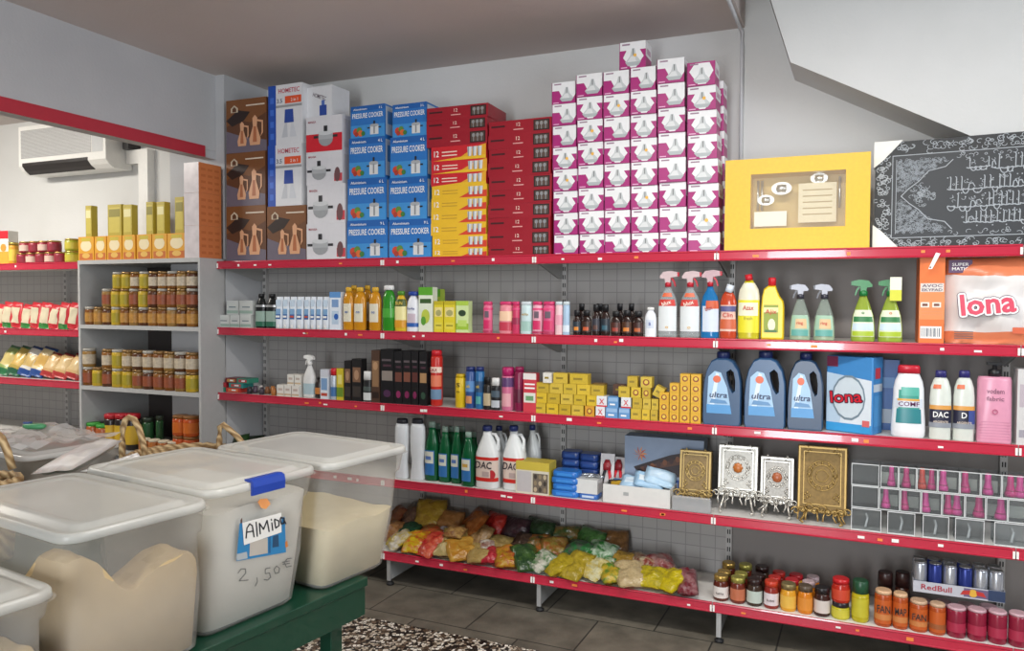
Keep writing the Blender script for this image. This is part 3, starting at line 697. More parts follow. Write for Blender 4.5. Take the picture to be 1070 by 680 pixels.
for c, cols_ in enumerate((((363, 405, 230), (364, 403.5, 186), (365.5, 402, 143.5), (367, 402.5, 110)), ((407, 450.5, 229), (406.5, 446, 185), (408, 446, 142.5), (410.5, 445.5, 108)))):
    z = Z1
    for k, (a, b_, yt) in enumerate(cols_):
        o, z = carton('pressure_cooker_box', 'blue pressure cooker box, %s of the %s stack' % (names[k], ('left', 'right')[c]), 'box', a, b_, yt, 1, .03+.004*k, .235, PB, tex_pc(sizes[k]), z, random.uniform(-.02, .02), 'blue pressure cooker boxes')
# flat boxes
DR = M('9a1828', .35); RD = M('c8222c', .4); YL = M('e8b92a', .4)
def tex_flat(kind):
    def f(mb, w, h, d):
        if kind == 'dark':
            mb.fr(w*.22, w*.47, h*.12, h*.88, M('1c1718', .4)); mb.fr(w*.24, w*.45, h*.2, h*.8, M('5a4a42', .4), 2)
            for i in range(3): mb.fd(w*(.28+.065*i), h*.62, w*.025, h*.14, SIL, 3); mb.fr(w*(.275+.065*i), w*(.287+.065*i), h*.2, h*.5, SIL, 3)
            mb.fr(-w*.46, -w*.24, h*.55, h*.68, M('3a0d14', .5)); mb.ft('12', -w*.02, h*.55, h*.25, M('e6c8bc', .5), 1, w=w*.06); mb.fr(-w*.1, w*.06, h*.28, h*.36, M('d99a96', .5))
        else:
            if kind == 'mixed':
                mb.fp([(-w*.5, 0), (w*.5, 0), (w*.5, h*.25), (w*.05, h*.2)], YL); mb.fp([(w*.05, h*.2), (w*.5, h*.25), (w*.5, h), (w*.3, h*.8)], M('e2a52c', .4))
            else: mb.fp([(w*.0, 0), (w*.5, 0), (w*.5, h*.55), (w*.18, h*.4)], M('d2422c', .4))
            mb.ft('12', -w*.4, h*.3, h*.42, WH, 2, w=w*.09)
            for q in range(2): mb.fr(-w*.3, -w*.02, h*(.32+.24*q), h*(.4+.24*q), M('f0d9c8' if kind == 'mixed' else 'c79a2a', .5), 2)
            for i in range(3): mb.fp([(w*(.18+.09*i), h*.2), (w*(.24+.09*i), h*.2), (w*(.25+.09*i), h*.85), (w*(.17+.09*i), h*.85)], M('d6d8da', .35), 3); mb.fr(w*(.18+.09*i), w*(.2+.09*i), h*.2, h*.85, M('8f9296', .4), 4)
    return f
ys = [271.5-13*(k+1) for k in range(6)]+[180.5, 167, 152, 137, 124, 110.5]
z = Z1
for k in range(12):
    kind = 'yellow' if k < 6 else 'mixed' if k < 9 else 'dark'
    a, b_ = (451, 508) if k < 9 else (446, 508.5)
    j = random.uniform(-.8, .8)
    cn = {'yellow': 'yellow flat glass set box, %s from bottom of its stack', 'mixed': 'red and yellow flat glass set box, %s layer from bottom', 'dark': 'dark red flat box, %s layer of the left flat stack'}[kind]
    o, z = carton('glass_set_box', cn % ORD[k], 'box', a+j, b_+j, ys[k], 1, .03, .2 if k < 9 else .27, {'yellow': YL, 'mixed': RD, 'dark': DR}[kind], tex_flat(kind), z, random.uniform(-.02, .02), 'flat glass set boxes')
z = Z1
for k in range(10):
    j = random.uniform(-1, 1)
    o, z = carton('glass_set_box', 'dark red flat box beside the magenta boxes, %s from bottom' % ORD[k], 'box', 510+j, 575+j*.6, 270.5-14.55*(k+1), 1, .03, .24, DR, tex_flat('dark'), z, random.uniform(-.02, .02), 'dark red flat boxes beside the magenta boxes')
# magenta bulb boxes
MG = M('a82474', .4); LW = M('e9e9ea', .45)
def tex_bulb(var):
    def f(mb, w, h, d):
        G = M('c3c7c8', .4); G2 = M('dbdddd', .4)
        if var == 0:
            mb.fr(-w*.5, w*.5, h*.7, h, LW); mb.fp([(-w*.36, h*.44), (-w*.06, h*.06), (w*.14, h*.06), (w*.43, h*.44), (w*.16, h*.9), (-w*.12, h*.9)], LW, 2)
        elif var == 1:
            mb.fp([(-w*.5, h), (-w*.5, h*.62), (-w*.2, h*.62), (w*.02, h*.16), (w*.34, h*.16), (w*.5, h*.4), (w*.5, h)], LW)
        else:
            mb.fp([(-w*.42, h*.62), (-w*.1, h*.08), (w*.18, h*.08), (w*.44, h*.6), (w*.3, h*.95), (-w*.22, h*.95)], LW)
        cx = .03 if var != 1 else .14
        mb.fp([(cx*w-w*.3, h*.26), (cx*w-w*.2, h*.12), (cx*w+w*.2, h*.12), (cx*w+w*.3, h*.26), (cx*w+w*.12, h*.48), (cx*w+w*.05, h*.76), (cx*w-w*.05, h*.76), (cx*w-w*.12, h*.48)], G, 3); mb.fp([(cx*w-w*.3, h*.26), (cx*w-w*.2, h*.12), (cx*w+w*.2, h*.12), (cx*w+w*.3, h*.26)], M('aeb4b6', .4), 3.5)
        mb.fp([(cx*w-w*.22, h*.27), (cx*w+w*.12, h*.27), (cx*w+w*.06, h*.46), (cx*w-w*.09, h*.46)], G2, 4)
        mb.fr(cx*w-w*.02, cx*w+w*.02, h*.5, h*.74, M('7d7f80', .4), 4)
        mb.fr(-w*.4, -w*.1, h*.88, h*.94, M('9a7d90', .5), 2)
        if var == 0 and random.random() < .4: mb.fd(w*.1, h*.5, w*.06, w*.06, M('f0b84a', .5), 5)
        mb.fr(-w*.44, -w*.2, h*.06, h*.1, M('e7b4d3', .5), 2)
        mb.fr(-w*.5, w*.5, 0, h*.025, M('6a1a4c', .5), 4); mb.fr(-w*.5, -w*.48, 0, h, M('8f2a68', .5), 4); mb.rs(w/2, 0, d, h*.45, h, LW); mb.rs(w/2, d*.2, d*.8, h*.55, h*.75, M('c3a4b6', .5), 2)  # dark bottom and left strips paint in the shaded gaps between boxes
    return f
colx = [((575.5, 599.5), (578.5, 603.5)), ((600.5, 627), (605, 630.5)), ((628.5, 655), (631.5, 657.5)), ((656.5, 682.5), (659, 687)), ((684, 712), (688.5, 716.5)), ((715, 744), (718, 751))]
tops = [86, 77.5, 74.5, 70.5, 61.5, 65]
zs6 = None
for c in range(6):
    z = Z1; n = 8; bot = 268.5
    for k in range(n):
        f = k/(n-1); a = colx[c][1][0]*(1-f)+colx[c][0][0]*f; b_ = colx[c][1][1]*(1-f)+colx[c][0][1]*f
        yt = bot+(tops[c]-bot)*(k+1)/n
        var = 1 if random.random() < .25 else 0
        if c == 5 and k == 7: var = 2
        if (c, k) in ((0, 7), (2, 7), (3, 7), (5, 0), (2, 0)): var = 1
        lab = 'magenta bulb box, %s row from bottom, %s column from left' % (ORD[k], ORD[c])
        o, z = carton('bulb_box', lab, 'box', a, b_, yt, 1, .03+random.uniform(0, .012), .13, MG, tex_bulb(var), z, random.uniform(-.035, .035), 'magenta light bulb boxes')
        if c == 2 and k == 7: zt2 = z
        if c == 3 and k == 7: zt3 = z
o, z = carton('bulb_box', 'single magenta bulb box crowning the whole pile', 'box', 645, 672, 44, 1, .05, .13, MG, tex_bulb(0), max(zt2, zt3), .0, 'magenta light bulb boxes')
z = Z1
for k in range(7):
    a = on_y(736, 200, .18).x
    o, z = carton('bulb_box', 'magenta bulb box behind the right column, %s row from bottom' % ORD[k], 'box', 729, 757-k*.7, 268-26*(k+1), 1, .19, .13, MG, tex_bulb(0), z, random.uniform(-.02, .02), 'magenta light bulb boxes')
# yellow gift box with window
cx = on_y(757, 260, .04); ex = on_y(908.5, 256, .04); w = ex.x-cx.x; h = on_y(757, 172, .04).z-Z1+.02
GY_ = M('e6b822', .4, var=.12, scale=60)
mb = MB(); fx0, fx1, fz0, fz1 = -w*.315, w*.34, h*.24, h*.83; D_ = .13
mb.box(-w/2, fx0, 0, D_, 0, h, GY_); mb.box(fx1, w/2, 0, D_, 0, h, GY_); mb.box(fx0, fx1, 0, D_, 0, fz0, GY_); mb.box(fx0, fx1, 0, D_, fz1, h, GY_)
t = thing('gift_box', 'large yellow gift box with clear window standing on the top shelf', 'box', ((cx.x+ex.x)/2, .035, Z1+.001), .015, rx=-.03)
mb.build('box_frame', t)
mb = MB(); mb.box(fx0, fx1, D_-.012, D_-.002, fz0, fz1, M('d8bd78', .5)); mb.build('backing', t)
mb = MB()
for (a, b_, c, d, m, y) in ((-.29, -.06, .27, .43, 'f2f0ea', .03), (.02, .28, .3, .72, 'ded3b6', .04)):
    mb.box(a*w, b_*w, y, y+.01, c*h, d*h, M(m, .4))
for i in range(5): mb.fr(.05*w, .25*w, h*(.38+.065*i), h*(.385+.065*i)+.004, M('a8946a', .5), 1, .04)
mb.build('insert_card', t)
mb = MB()
for (a, c, r) in ((-.21, .56, .05), (-.1, .68, .06), (.16, .77, .05)):
    for q in (1, .6): mb.fd(a*w, c*h, r*w*q*1.2, r*w*q*.8, SIL if q == 1 else M('e9e4d6', .3, .3), 1 if q == 1 else 3, .045, 20)
    mb.lathe(a*w, .05, [(r*w*.5, c*h-r*w*.5), (r*w*.7, c*h-r*w*.1), (r*w*.6, c*h+r*w*.4)], SIL, 14)
for a in (-.27, -.24, .30): mb.tube([(a*w, .06, h*.45), (a*w, .06, h*.78)], .006, SIL, 6)
mb.build('tea_set', t)
mb = MB(); mb.face([(fx0, .002, fz0), (fx1, .002, fz0), (fx1, .002, fz1), (fx0, .002, fz1)], M('f6f2e6', .12, clear=.82)); mb.build('window_film', t)
# black calligraphy panel
pL = on_y(914, 200, .13); zT = on_y(914, 153, .13).z; h = zT-Z1+.015; w = 1.15
t = thing('calligraphy_panel', 'black panel with silver calligraphy and white corner guards on the top shelf', 'panel', (pL.x, .13, Z1+.001), -.085, rx=-.03)
BKP = M('1b2026', .45); SV = M('a2a8ae', .45); D_ = .05
mb = MB(); mb.box(0, w, 0, D_, 0, h, M('171a1e', .5)); mb.fr(.075, w-.06, h*.1, h*.87, BKP, 1); mb.build('panel', t)
mb = MB(); rnd = random.Random(3)
def stroke(mb, pts, wd, m, lift):
    for (x0, z0), (x1, z1) in zip(pts, pts[1:]):
        d = Vector((x1-x0, z1-z0)); d.normalize(); n = Vector((-d.y, d.x))*wd*.5
        mb.fp([(x0-n.x, z0-n.y), (x1-n.x, z1-n.y), (x1+n.x, z1+n.y), (x0+n.x, z0+n.y)], m, lift)
def squig(mb, x, z, s, m, lift, wd=.0022):
    a = rnd.uniform(0, 6.28); b_ = rnd.choice((-1, 1))*rnd.uniform(.5, 1.1); pts = []
    for k in range(7):
        pts.append((x, z)); a += b_; x += math.cos(a)*s; z += math.sin(a)*s*.8
    stroke(mb, pts, wd, m, lift)
for k in range(230): squig(mb, .1+rnd.random()*(w-.13), rnd.choice((rnd.uniform(.012, h*.075), rnd.uniform(h*.9, h*.975))), .008, SV, 2, .0024)
for k in range(80): squig(mb, rnd.uniform(.012, .058), rnd.uniform(.02, h-.02), .008, SV, 2, .003)
for q in ((.075, w-.062, h*.1, h*.107), (.075, w-.062, h*.865, h*.872), (.075, .078, h*.1, h*.87), (.092, .0945, h*.14, h*.83)): mb.fr(*q, SV, 2)
for k in range(26): squig(mb, .3+rnd.random()*(w-.35), h*.835+rnd.uniform(-.006, .006), .006, SV, 3); squig(mb, .3+rnd.random()*(w-.35), h*.14+rnd.uniform(-.006, .006), .006, SV, 3)
arch = [(.33, h*.8), (.3, h*.74), (.23, h*.71), (.19, h*.62), (.15, h*.56), (.115, h*.49), (.15, h*.42), (.19, h*.36), (.23, h*.27), (.3, h*.24), (.33, h*.17)]
stroke(mb, arch, .004, SV, 3)
for k in range(1500):
    x, z_ = rnd.uniform(.1, .3), rnd.uniform(h*.15, h*.82); zz = abs(z_/h-.49)
    if x < .098+.2*max(0, (zz-.01)/.3)**1.05 and zz > .03: squig(mb, x, z_, .0042, M('848b92', .45), 3, .0017)
for k in range(60):
    a = rnd.random()*6.28; r = rnd.random()*.045; squig(mb, .205+r*math.cos(a), h*.49+r*1.1*math.sin(a), .006, M('8f969c', .45), 3)
def script(x0, x1, zc, hh, m):
    """lines of joined script: curved base strokes, tall uprights, bowls and dots"""
    x = x1
    while x > x0:
        ww = rnd.uniform(.018, .034); k = rnd.random(); base = zc-hh*.18+rnd.uniform(-.003, .003)
        stroke(mb, [(x, base), (x-ww*.5, base-.003), (x-ww, base+.001)], .0045, m, 3)
        if k < .5: stroke(mb, [(x-ww*.4, base), (x-ww*.35, zc+hh*.5), (x-ww*.5, zc+hh*.56)], .004, m, 4)
        elif k < .8: c = (x-ww*.5, base); stroke(mb, [(c[0]+ww*.55*math.cos(a), c[1]+hh*.28*math.sin(a)) for a in [math.pi*(1+j/8) for j in range(9)]], .004, m, 4)
        else: stroke(mb, [(x, base+hh*.12), (x-ww*.3, base+hh*.35), (x-ww*.7, base+hh*.3), (x-ww*.8, base)], .004, m, 4)
        for _ in range(2):
            if rnd.random() < .6: mb.fd(x-ww*rnd.random(), zc+hh*rnd.choice((.2, .35, .5, -.42)), .0032, .0032, m, 5, n=6)
        squig(mb, x-ww*rnd.random(), zc+hh*rnd.uniform(0, .45), .005, m, 4, .002)
        x -= ww*.8
script(.4, .48, h*.74, .06, SV); script(.5, .78, h*.73, .085, SV); script(.82, 1.06, h*.73, .085, SV)
script(.33, 1.06, h*.555, .08, SV); script(.33, 1.06, h*.4, .08, SV); script(.38, 1.06, h*.25, .07, SV)
mb.build('silver_script', t)
CG = M('e9e8e2', .5)
for zz, s in ((h, -1), (0, 1)):
    q = [(-.006, zz-s*.006), (.12, zz-s*.006), (.035, zz+s*.085), (-.006, zz+s*.12)]
    mb = MB(); mb.prism(q if s > 0 else q[::-1], -.006, D_+.006, CG); mb.build('corner_guard', t)
# ================================================================== second shelf
TEAL = M('2a8a86', .4); PINK = M('e8a3b4', .4); HPINK = M('d62a68', .4); BLU = M('2c5fae', .4); LBLU = M('a9c6dc', .4); GRN = M('3c8f2e', .3)
DK = M('1f1f22', .35); AMBER = M('c98a1c', .2); CLEARP = M('e6ecee', .12, clear=.62)
def tex_bands(*bs):
    def f(mb, w, h, d):
        for q in bs:
            if q[0] == 't': mb.ft(q[1], q[4]*w if len(q) > 4 else 0, q[2]*h, q[3]*h, q[5] if len(q) > 5 else DK, 3, w=w*(q[6] if len(q) > 6 else .7))
            elif q[0] == 'd': mb.fd(q[1]*w, q[2]*h, q[3]*w, q[4]*h, q[5], 2)
            else: mb.fr(q[0]*w, q[1]*w, q[2]*h, q[3]*h, q[4])
    return f
# small white jars cartons at the left end (two layers)
wc = tex_bands((-.5, .5, .1, .3, M('9ab0a4', .5)), (-.4, .4, .45, .8, M('c9ccc8', .5)), (-.3, .3, .5, .58, M('6f7f86', .5)))
for k, (a, b_) in enumerate(((228, 239.5), (240.5, 250), (251, 262))):
    o, zl = carton('cream_box', 'small white box in the lower layer at the shelf\'s left end, %s from left' % ORD[k], 'box', a, b_, 329, 2, .03, .07, M('cfd2ce', .5), wc, group='small white boxes at the left end')
for k, (a, b_) in enumerate(((237, 249), (250.5, 264))):
    carton('cream_box', 'small white box in the upper layer at the shelf\'s left end, %s' % ('left one', 'right one')[k], 'box', a, b_, 314, 2, .035, .07, M('c6c9c6', .5), wc, z=zl, group='small white boxes at the left end')
for k, (a, b_) in enumerate(((266, 275.5), (276.5, 287))):
    bottle('tonic_bottle', 'black bottle with silver collar near the left end, %s of two' % ('left', 'right')[k], 'bottle', a, b_, 307, 2, .03, P_TALL, M('15191a', .25), (BK, 'plain'), [(.62, .68, SIL, 'full'), (.08, .5, M('8fa79c', .5)), (.06, .2, M('28644c', .4))], group='black silver collared bottles', e=3)
for k, (a, b_) in enumerate(((287, 294), (294.6, 301), (301.7, 308.5), (309, 316), (317, 323), (323.6, 329), (329.6, 335.8), (336.4, 343))):
    cx, w, h = slot(a, b_, 310, 2, .03)
    mb = MB(); C_ = M('dfe6ee', .35)
    mb.loft([[(x, y, z) for x, y in sup(w/2*.96, w*kd, 3, 14)] for kd, z in ((.42, 0), (.4, h*.2), (.3, h*.7), (.1, h*.96), (.07, h))], C_)
    t = thing('cream_tube', 'white and blue cream tube in the row of eight, %s from left' % ORD[k], 'tube', (cx, .03+w*.4, DECK[1]+.001), 0, 'white and blue cream tubes')
    mb.build('tube', t)
    mb = MB(); mb.lathe(0, 0, [(w*.46, 0), (w*.46, h*.12), (w*.44, h*.13)], W2, 14, sy=.95)
    mb.build('cap', t)
    mb = MB()
    for z0, z1, mm in ((.3, .45, '2f5fa0'), (.45, .62, '7fa6cc'), (.7, .9, 'c3d4e4')): mb.fp([(-w*.34, h*z0), (w*.34, h*z0), (w*.36, h*z1), (-w*.36, h*z1)], M(mm, .4), 1, -w*(.41-.12*z0))
    mb.fr(-w*.3, w*.3, h*.35, h*.41, M('c0503c', .5) if k in (2, 4) else WH, 3, -w*.41)
    mb.build('label', t)
carton('cream_box', 'blue and white upright box between tubes and amber bottles', 'box', 344.5, 356, 305, 2, .03, .05, M('dce4ee', .45), tex_bands((-.5, .5, .85, 1, M('5f93cc', .4)), (-.3, .3, .6, .8, M('7b9cc8', .4)), (-.3, .3, .15, .5, M('b9cde0', .4)), ('d', .1, .35, .2, .08, BLU)))
for k, (a, b_) in enumerate(((357, 367.5), (368, 380), (384, 396))):
    bottle('shampoo_bottle', 'amber yellow bottle with oval label, %s of three' % ORD[k], 'bottle', a, b_, 300, 2, .03, P_OVAL, AMBER, (M('e0b03a', .3), 'wide', .55), [(.2, .62, M('dcd6c0', .4), '-', -math.pi*.75, -math.pi*.25)], [('oo', .4, .07, BLU, .3)], group='amber bottles')
for k, (a, b_) in enumerate(((363, 373), (377, 387))):
    bottle('shampoo_bottle', 'amber bottle standing behind the front amber bottles, %s' % ('left', 'right')[k], 'bottle', a, b_, 298, 2, .16, P_OVAL, AMBER, (M('e0b03a', .3), 'wide', .55), [(.2, .62, M('dcd6c0', .4), '-', -math.pi*.75, -math.pi*.25)], group='amber bottles')
bottle('shampoo_bottle', 'bright green bottle with white cap beside the amber ones', 'bottle', 398, 410.5, 298, 2, .03, P_OVAL, M('2f8a24', .2), (W2, 'wide', .8), [(.3, .5, M('4ba33a', .3))])
bottle('shampoo_bottle', 'yellow and green bottle between the bright green and white bottles', 'bottle', 411, 423, 304, 2, .03, P_TALL, M('d8b32a', .3), (M('4f8a2c', .4), 'wide', .6), [(.28, .62, M('ece2a0', .4)), (.62, .8, M('4a5a24', .4)), (.1, .28, M('d99a22', .4))], [('SUN', .66, .08, M('f0d060', .5))])
bottle('lotion_bottle', 'white bottle with blue cap before the green boxes', 'bottle', 423.5, 436, 304.5, 2, .03, P_TALL, M('e6e8ee', .35), (M('27449a', .35), 'wide', .8), [(.15, .45, M('c9b9c4', .4), '-', -math.pi*.7, -math.pi*.3), (.12, .22, BLU)], [('lola', .55, .06, M('3a4a8a', .5))])
gb = lambda c1, c2: tex_bands((-.5, .5, .82, 1, M(c1, .4)), (-.4, .4, .64, .74, M('3a5a2c', .4)), ('d', 0, .35, .3, .16, M(c2, .4)), ('d', -.15, .25, .18, .1, M('5a9a34', .4)))
carton('hair_dye_box', 'tall pale box with bright green top', 'box', 437.5, 452, 300, 2, .03, .06, M('dfe6d2', .45), gb('5aa32c', 'b9c64a'))
carton('hair_dye_box', 'tall green topped box standing behind the yellow boxes', 'box', 448, 460, 302, 2, .17, .06, M('9fb83c', .45), gb('5aa32c', 'b9c64a'))
for k, (a, b_) in enumerate(((453.5, 463), (464, 475.5))):
    carton('hair_dye_box', 'yellow upright box, %s of the yellow pair' % ('left', 'right')[k], 'box', a, b_, 314.5, 2, .03, .05, M('dccb2c', .45), tex_bands((-.5, .5, .88, 1, M('c0b024', .4)), (-.4, .4, .5, .8, M('ead98c', .4)), ('d', 0, .62, .3, .1, M('a8a46a', .4)), (-.4, .4, .1, .32, M('e0d24a', .4)), (-.3, .3, .2, .24, M('8a8424', .4))), group='yellow boxes')
carton('hair_dye_box', 'pale green upright box with dark green olive print', 'box', 476.5, 489.5, 314.5, 2, .03, .05, M('cfe0a0', .45), tex_bands((-.5, .5, .86, 1, M('a9c84a', .4)), ('d', 0, .62, .3, .1, M('31452c', .4)), (-.5, .5, .1, .3, M('9cc03a', .4)), (-.35, .35, .2, .4, M('bcd86a', .4))))
pk = [(504, 513, 'F0', 'pink bottle with dark pink spots standing alone', 'e06a8e'), (520.5, 534, 'F1', 'wide peach pink bottle with red label base', 'e58c98'), (534.5, 542, 'F2', 'narrow deep pink bottle beside the teal one', 'c93a62'), (543, 554.5, 'F3', 'pale blue bottle with gold script among pink bottles', 'c9dfe0'),
      (555.5, 565.5, 'F4', 'pink bottle with grey figure, left of the shelf seam', 'e8a8ba'), (566, 578.5, 'F5', 'pink bottle with grey figure, right of the shelf seam', 'd85a86'), (579.5, 587, 'F6', 'very pale pink bottle near the pinks\' right end', 'ecc4c8'), (587.5, 594.5, 'F7', 'light blue can at the right end of the pinks', 'a9c4dc')]
for a, b_, kk, lab, col in pk:
    bl = [(.74, .98 if False else .8, M('e0457a', .4), 'full')] if kk in ('F0', 'F4', 'F5', 'F2') else []
    if kk in ('F0', 'F4', 'F5'): bl += [(.15, .42, M('cf2a62', .4), '-', -math.pi*.72, -math.pi*.28), (.5, .7, M('6a5a66', .4), '-', -math.pi*.6, -math.pi*.4), (.03, .1, M('b0365a', .4))]
    if kk == 'F1': bl += [(.4, .7, M('f0c9a8', .4)), (.1, .36, M('c23a50', .4))]
    if kk == 'F3': bl += [(.1, .4, M('9fc2b8', .4))]
    if kk == 'F2': bl += [(.3, .5, M('9c2a4c', .4))]
    if kk == 'F6': bl += [(.3, .6, M('e3a0b0', .4))]
    if kk == 'F7': bl += [(.1, .3, M('d8e4ee', .4))]
    bottle('shower_bottle', lab, 'bottle', a, b_, 315, 2, .03, [(0, .9), (.02, 1), (.8, 1), (.9, .96)], M(col, .35), (M('d23a6e' if kk not in ('F3', 'F7', 'F6') else 'cdd8dc', .35), 'wide', .96), bl, [('ella', .58, .07, M('b08a3a', .5))] if kk == 'F3' else [], group=None, dp=.7, e=3)
for k, (a, b_, yt) in enumerate(((598, 606, 324), (607, 617, 324), (618, 626, 318), (626.8, 636.5, 318), (637.5, 648, 325), (649, 659.5, 324), (660.5, 671.5, 325))):
    bottle('oil_bottle', 'small dark brown bottle with black cap, %s from left of seven' % ORD[k], 'bottle', a, b_, yt, 2, .03, [(0, .9), (.03, 1), (.6, 1), (.72, .7), (.78, .5)], M('2a1a16', .2), (BK, 'wide', .7), [(.15, .55, M(('24303a', '3a2016', '30303a', '1c2630', '4a241a', '4a2a16', '3a1c16')[k], .4)), (.2, .34, M(('d8842a', 'c0562a', '5a3a30', '2f5a6a', '9a3a2a', 'd07a2a', 'b05a2a')[k], .4), '-', -math.pi*.66, -math.pi*.34)], group='small dark bottles')
for k, (a, b_) in enumerate(((603, 611), (621, 630), (643, 651), (655, 663))):
    bottle('oil_bottle', 'dark bottle in the back row behind the small dark bottles, %s from left' % ORD[k], 'bottle', a, b_, 317, 2, .14, [(0, .9), (.03, 1), (.6, 1), (.72, .7), (.78, .5)], M('2a1a16', .2), (BK, 'wide', .7), group='small dark bottles behind')
bottle('lotion_bottle', 'small white bottle with white cap beside clear spray bottles', 'bottle', 673, 685, 321, 2, .03, P_TALL, M('e6e9ee', .35), (W2, 'wide', .62), [(.3, .58, M('c9d2e0', .4), '-', -math.pi*.7, -math.pi*.3)], [('a', .4, .14, M('4a5aa0', .5), .2)])
RC = M('b81f32', .3)
for k, (a, b_) in enumerate(((687, 706.5), (709.5, 730.5))):
    bottle('spray_bottle', 'clear spray bottle with red trigger, %s' % ('next to the small white bottle', 'next to the blue one')[k], 'spray bottle', a, b_, 284, 2, .03, [(0, .94), (.03, 1), (.5, 1), (.62, .82), (.72, .4), (.78, .27)], M('dfe6e8', .1, clear=.74), (RC, 'trigger', M('e8d2d4', .15, clear=.3), -1),
        [(.1, .48, M('dadfe0', .4), '-', -math.pi*.88, -math.pi*.12), (.48, .58, M('c8352c', .4), '-', -math.pi*.85, -math.pi*.2), (.62, .68, M('d8623c', .4), '-', -math.pi*.7, -math.pi*.3)], [('blux', .5, .06, M('f2e8d8', .5), .5, .3), ('o', .14, .05, M('d8a83a', .5), .16)], group='red trigger clear spray bottles', dp=.5)
bottle('spray_bottle', 'blue filled spray bottle with red trigger', 'spray bottle', 731.5, 750.5, 283, 2, .03, [(0, .94), (.03, 1), (.5, 1), (.62, .82), (.72, .4), (.78, .27)], M('1f7fc0', .12, clear=.3), (RC, 'trigger', M('e0c2c8', .15, clear=.3), -1),
       [(.1, .48, M('cfd9e6', .4), '-', -math.pi*.75, -math.pi*.1), (.44, .56, M('c8552c', .4), '-', -math.pi*.6, -math.pi*.1)], [('blux', .42, .06, M('a02a2a', .5), .4, .3)], dp=.5)
bottle('cleaner_bottle', 'orange red cleaner bottle with tilted white cap', 'bottle', 751.5, 769, 297, 2, .03, P_SOAP, M('c84a2c', .15, clear=.15), (M('d8e0ea', .3), 'tilt', .35), [(.14, .62, M('e0b9a8', .4)), (.18, .36, M('c8603a', .4)), (.5, .6, M('5a5a8a', .4))], [('Clin', .4, .08, M('c0392c', .5), .6)], dp=.5)
bottle('cleaner_bottle', 'yellow cleaner bottle with white shoulders and red cap', 'bottle', 770.5, 793, 286, 2, .03, [(0, .94), (.03, 1), (.64, 1), (.75, .9), (.85, .55), (.91, .3)], M('c8bd2a', .2, clear=.1), (M('c8202c', .35), 'tilt', -.2), [(.6, .86, M('dfdcc4', .3), 'full'), (.1, .6, M('e2d82c', .4)), (.36, .56, M('e6e6c8', .4), '-', -math.pi*.85, -math.pi*.2)], [('Azax', .45, .07, M('c0392c', .5), .5), ('fresh', .3, .05, M('a8a020', .5), .4)], dp=.5)
# yellow bottle with offset red cap
cx, w, h = slot(794.5, 819, 290, 2, .03)
t = thing('cleaner_bottle', 'bright yellow offset neck bottle with red cap', 'bottle', (cx, .03, DECK[1]+.001), 0)
out = [(-.48, 0), (.48, 0), (.5, .03), (.5, .52), (.46, .62), (.3, .7), (.18, .8), (.12, .87), (-.2, .87), (-.38, .82), (-.46, .7), (-.5, .5), (-.5, .03)]
mb = MB(); o2 = [(x*w, z*h) for x, z in out]; n = len(o2); ccx = sum(p[0] for p in o2)/n; ccz = sum(p[1] for p in o2)/n
def puff(mb, o2, dep, m, c=.14):
    """rounded slab: outline shrunk at the front and back faces"""
    n = len(o2); ccx = sum(p[0] for p in o2)/n; ccz = sum(p[1] for p in o2)/n
    R = []
    for y, k in ((0, 1-c), (dep*.12, 1-c*.35), (dep*.35, 1), (dep*.65, 1), (dep*.88, 1-c*.35), (dep, 1-c)):
        R.append([(ccx+(x-ccx)*k, y, max(0, ccz+(z-ccz)*(1-(1-k)*.5))) for x, z in o2])
    mb.loft([r[::-1] for r in R], m, True)
puff(mb, o2, w*.45, M('ecc818', .3)); mb.build('body', t)
mb = MB(); mb.lathe(-.04*w, w*.22, [(w*.17, h*.865), (w*.17, h*.97), (w*.15, h)], M('c8202c', .35), 14); mb.build('cap', t)
mb = MB(); mb.fr(-w*.36, w*.26, h*.12, h*.56, M('8a9a24', .4), 2); mb.fr(-w*.36, w*.26, h*.44, h*.52, M('e8e0a0', .4), 3); mb.ft('Ajix', -w*.05, h*.42, h*.07, M('c8402c', .5), 5, w=w*.5); mb.fd(-w*.02, h*.24, w*.16, h*.1, M('e6e8c0', .4), 4); mb.fr(-w*.3, w*.2, h*.12, h*.16, M('3f6a2c', .4), 4); mb.build('label', t)
for k, (a, b_) in enumerate(((824.5, 847), (849.5, 872.5))):
    bottle('spray_bottle', 'clear greenish spray bottle with grey trigger, %s' % ('left of the pair', 'right of the pair')[k], 'spray bottle', a, b_, 292.5, 2, .03, P_CONE, M('c2cfc4', .12, clear=.7), (M('33333f', .3), 'trigger', M('8d8f9c', .25), 1),
           [(.08, .42, M('9fc0a6', .4), '-', -math.pi*.8, -math.pi*.2), (.2, .36, M('d8b98a', .4), '-', -math.pi*.62, -math.pi*.3), (.08, .18, M('5fa59a', .4), '-', -math.pi*.75, -math.pi*.25)], [('ring', .27, .05, M('c8402c', .5), .3)], liquid=(.4, M('b9c89a', .2)), group='grey trigger spray bottles', dp=.5)
GT = M('1d7a3c', .3)
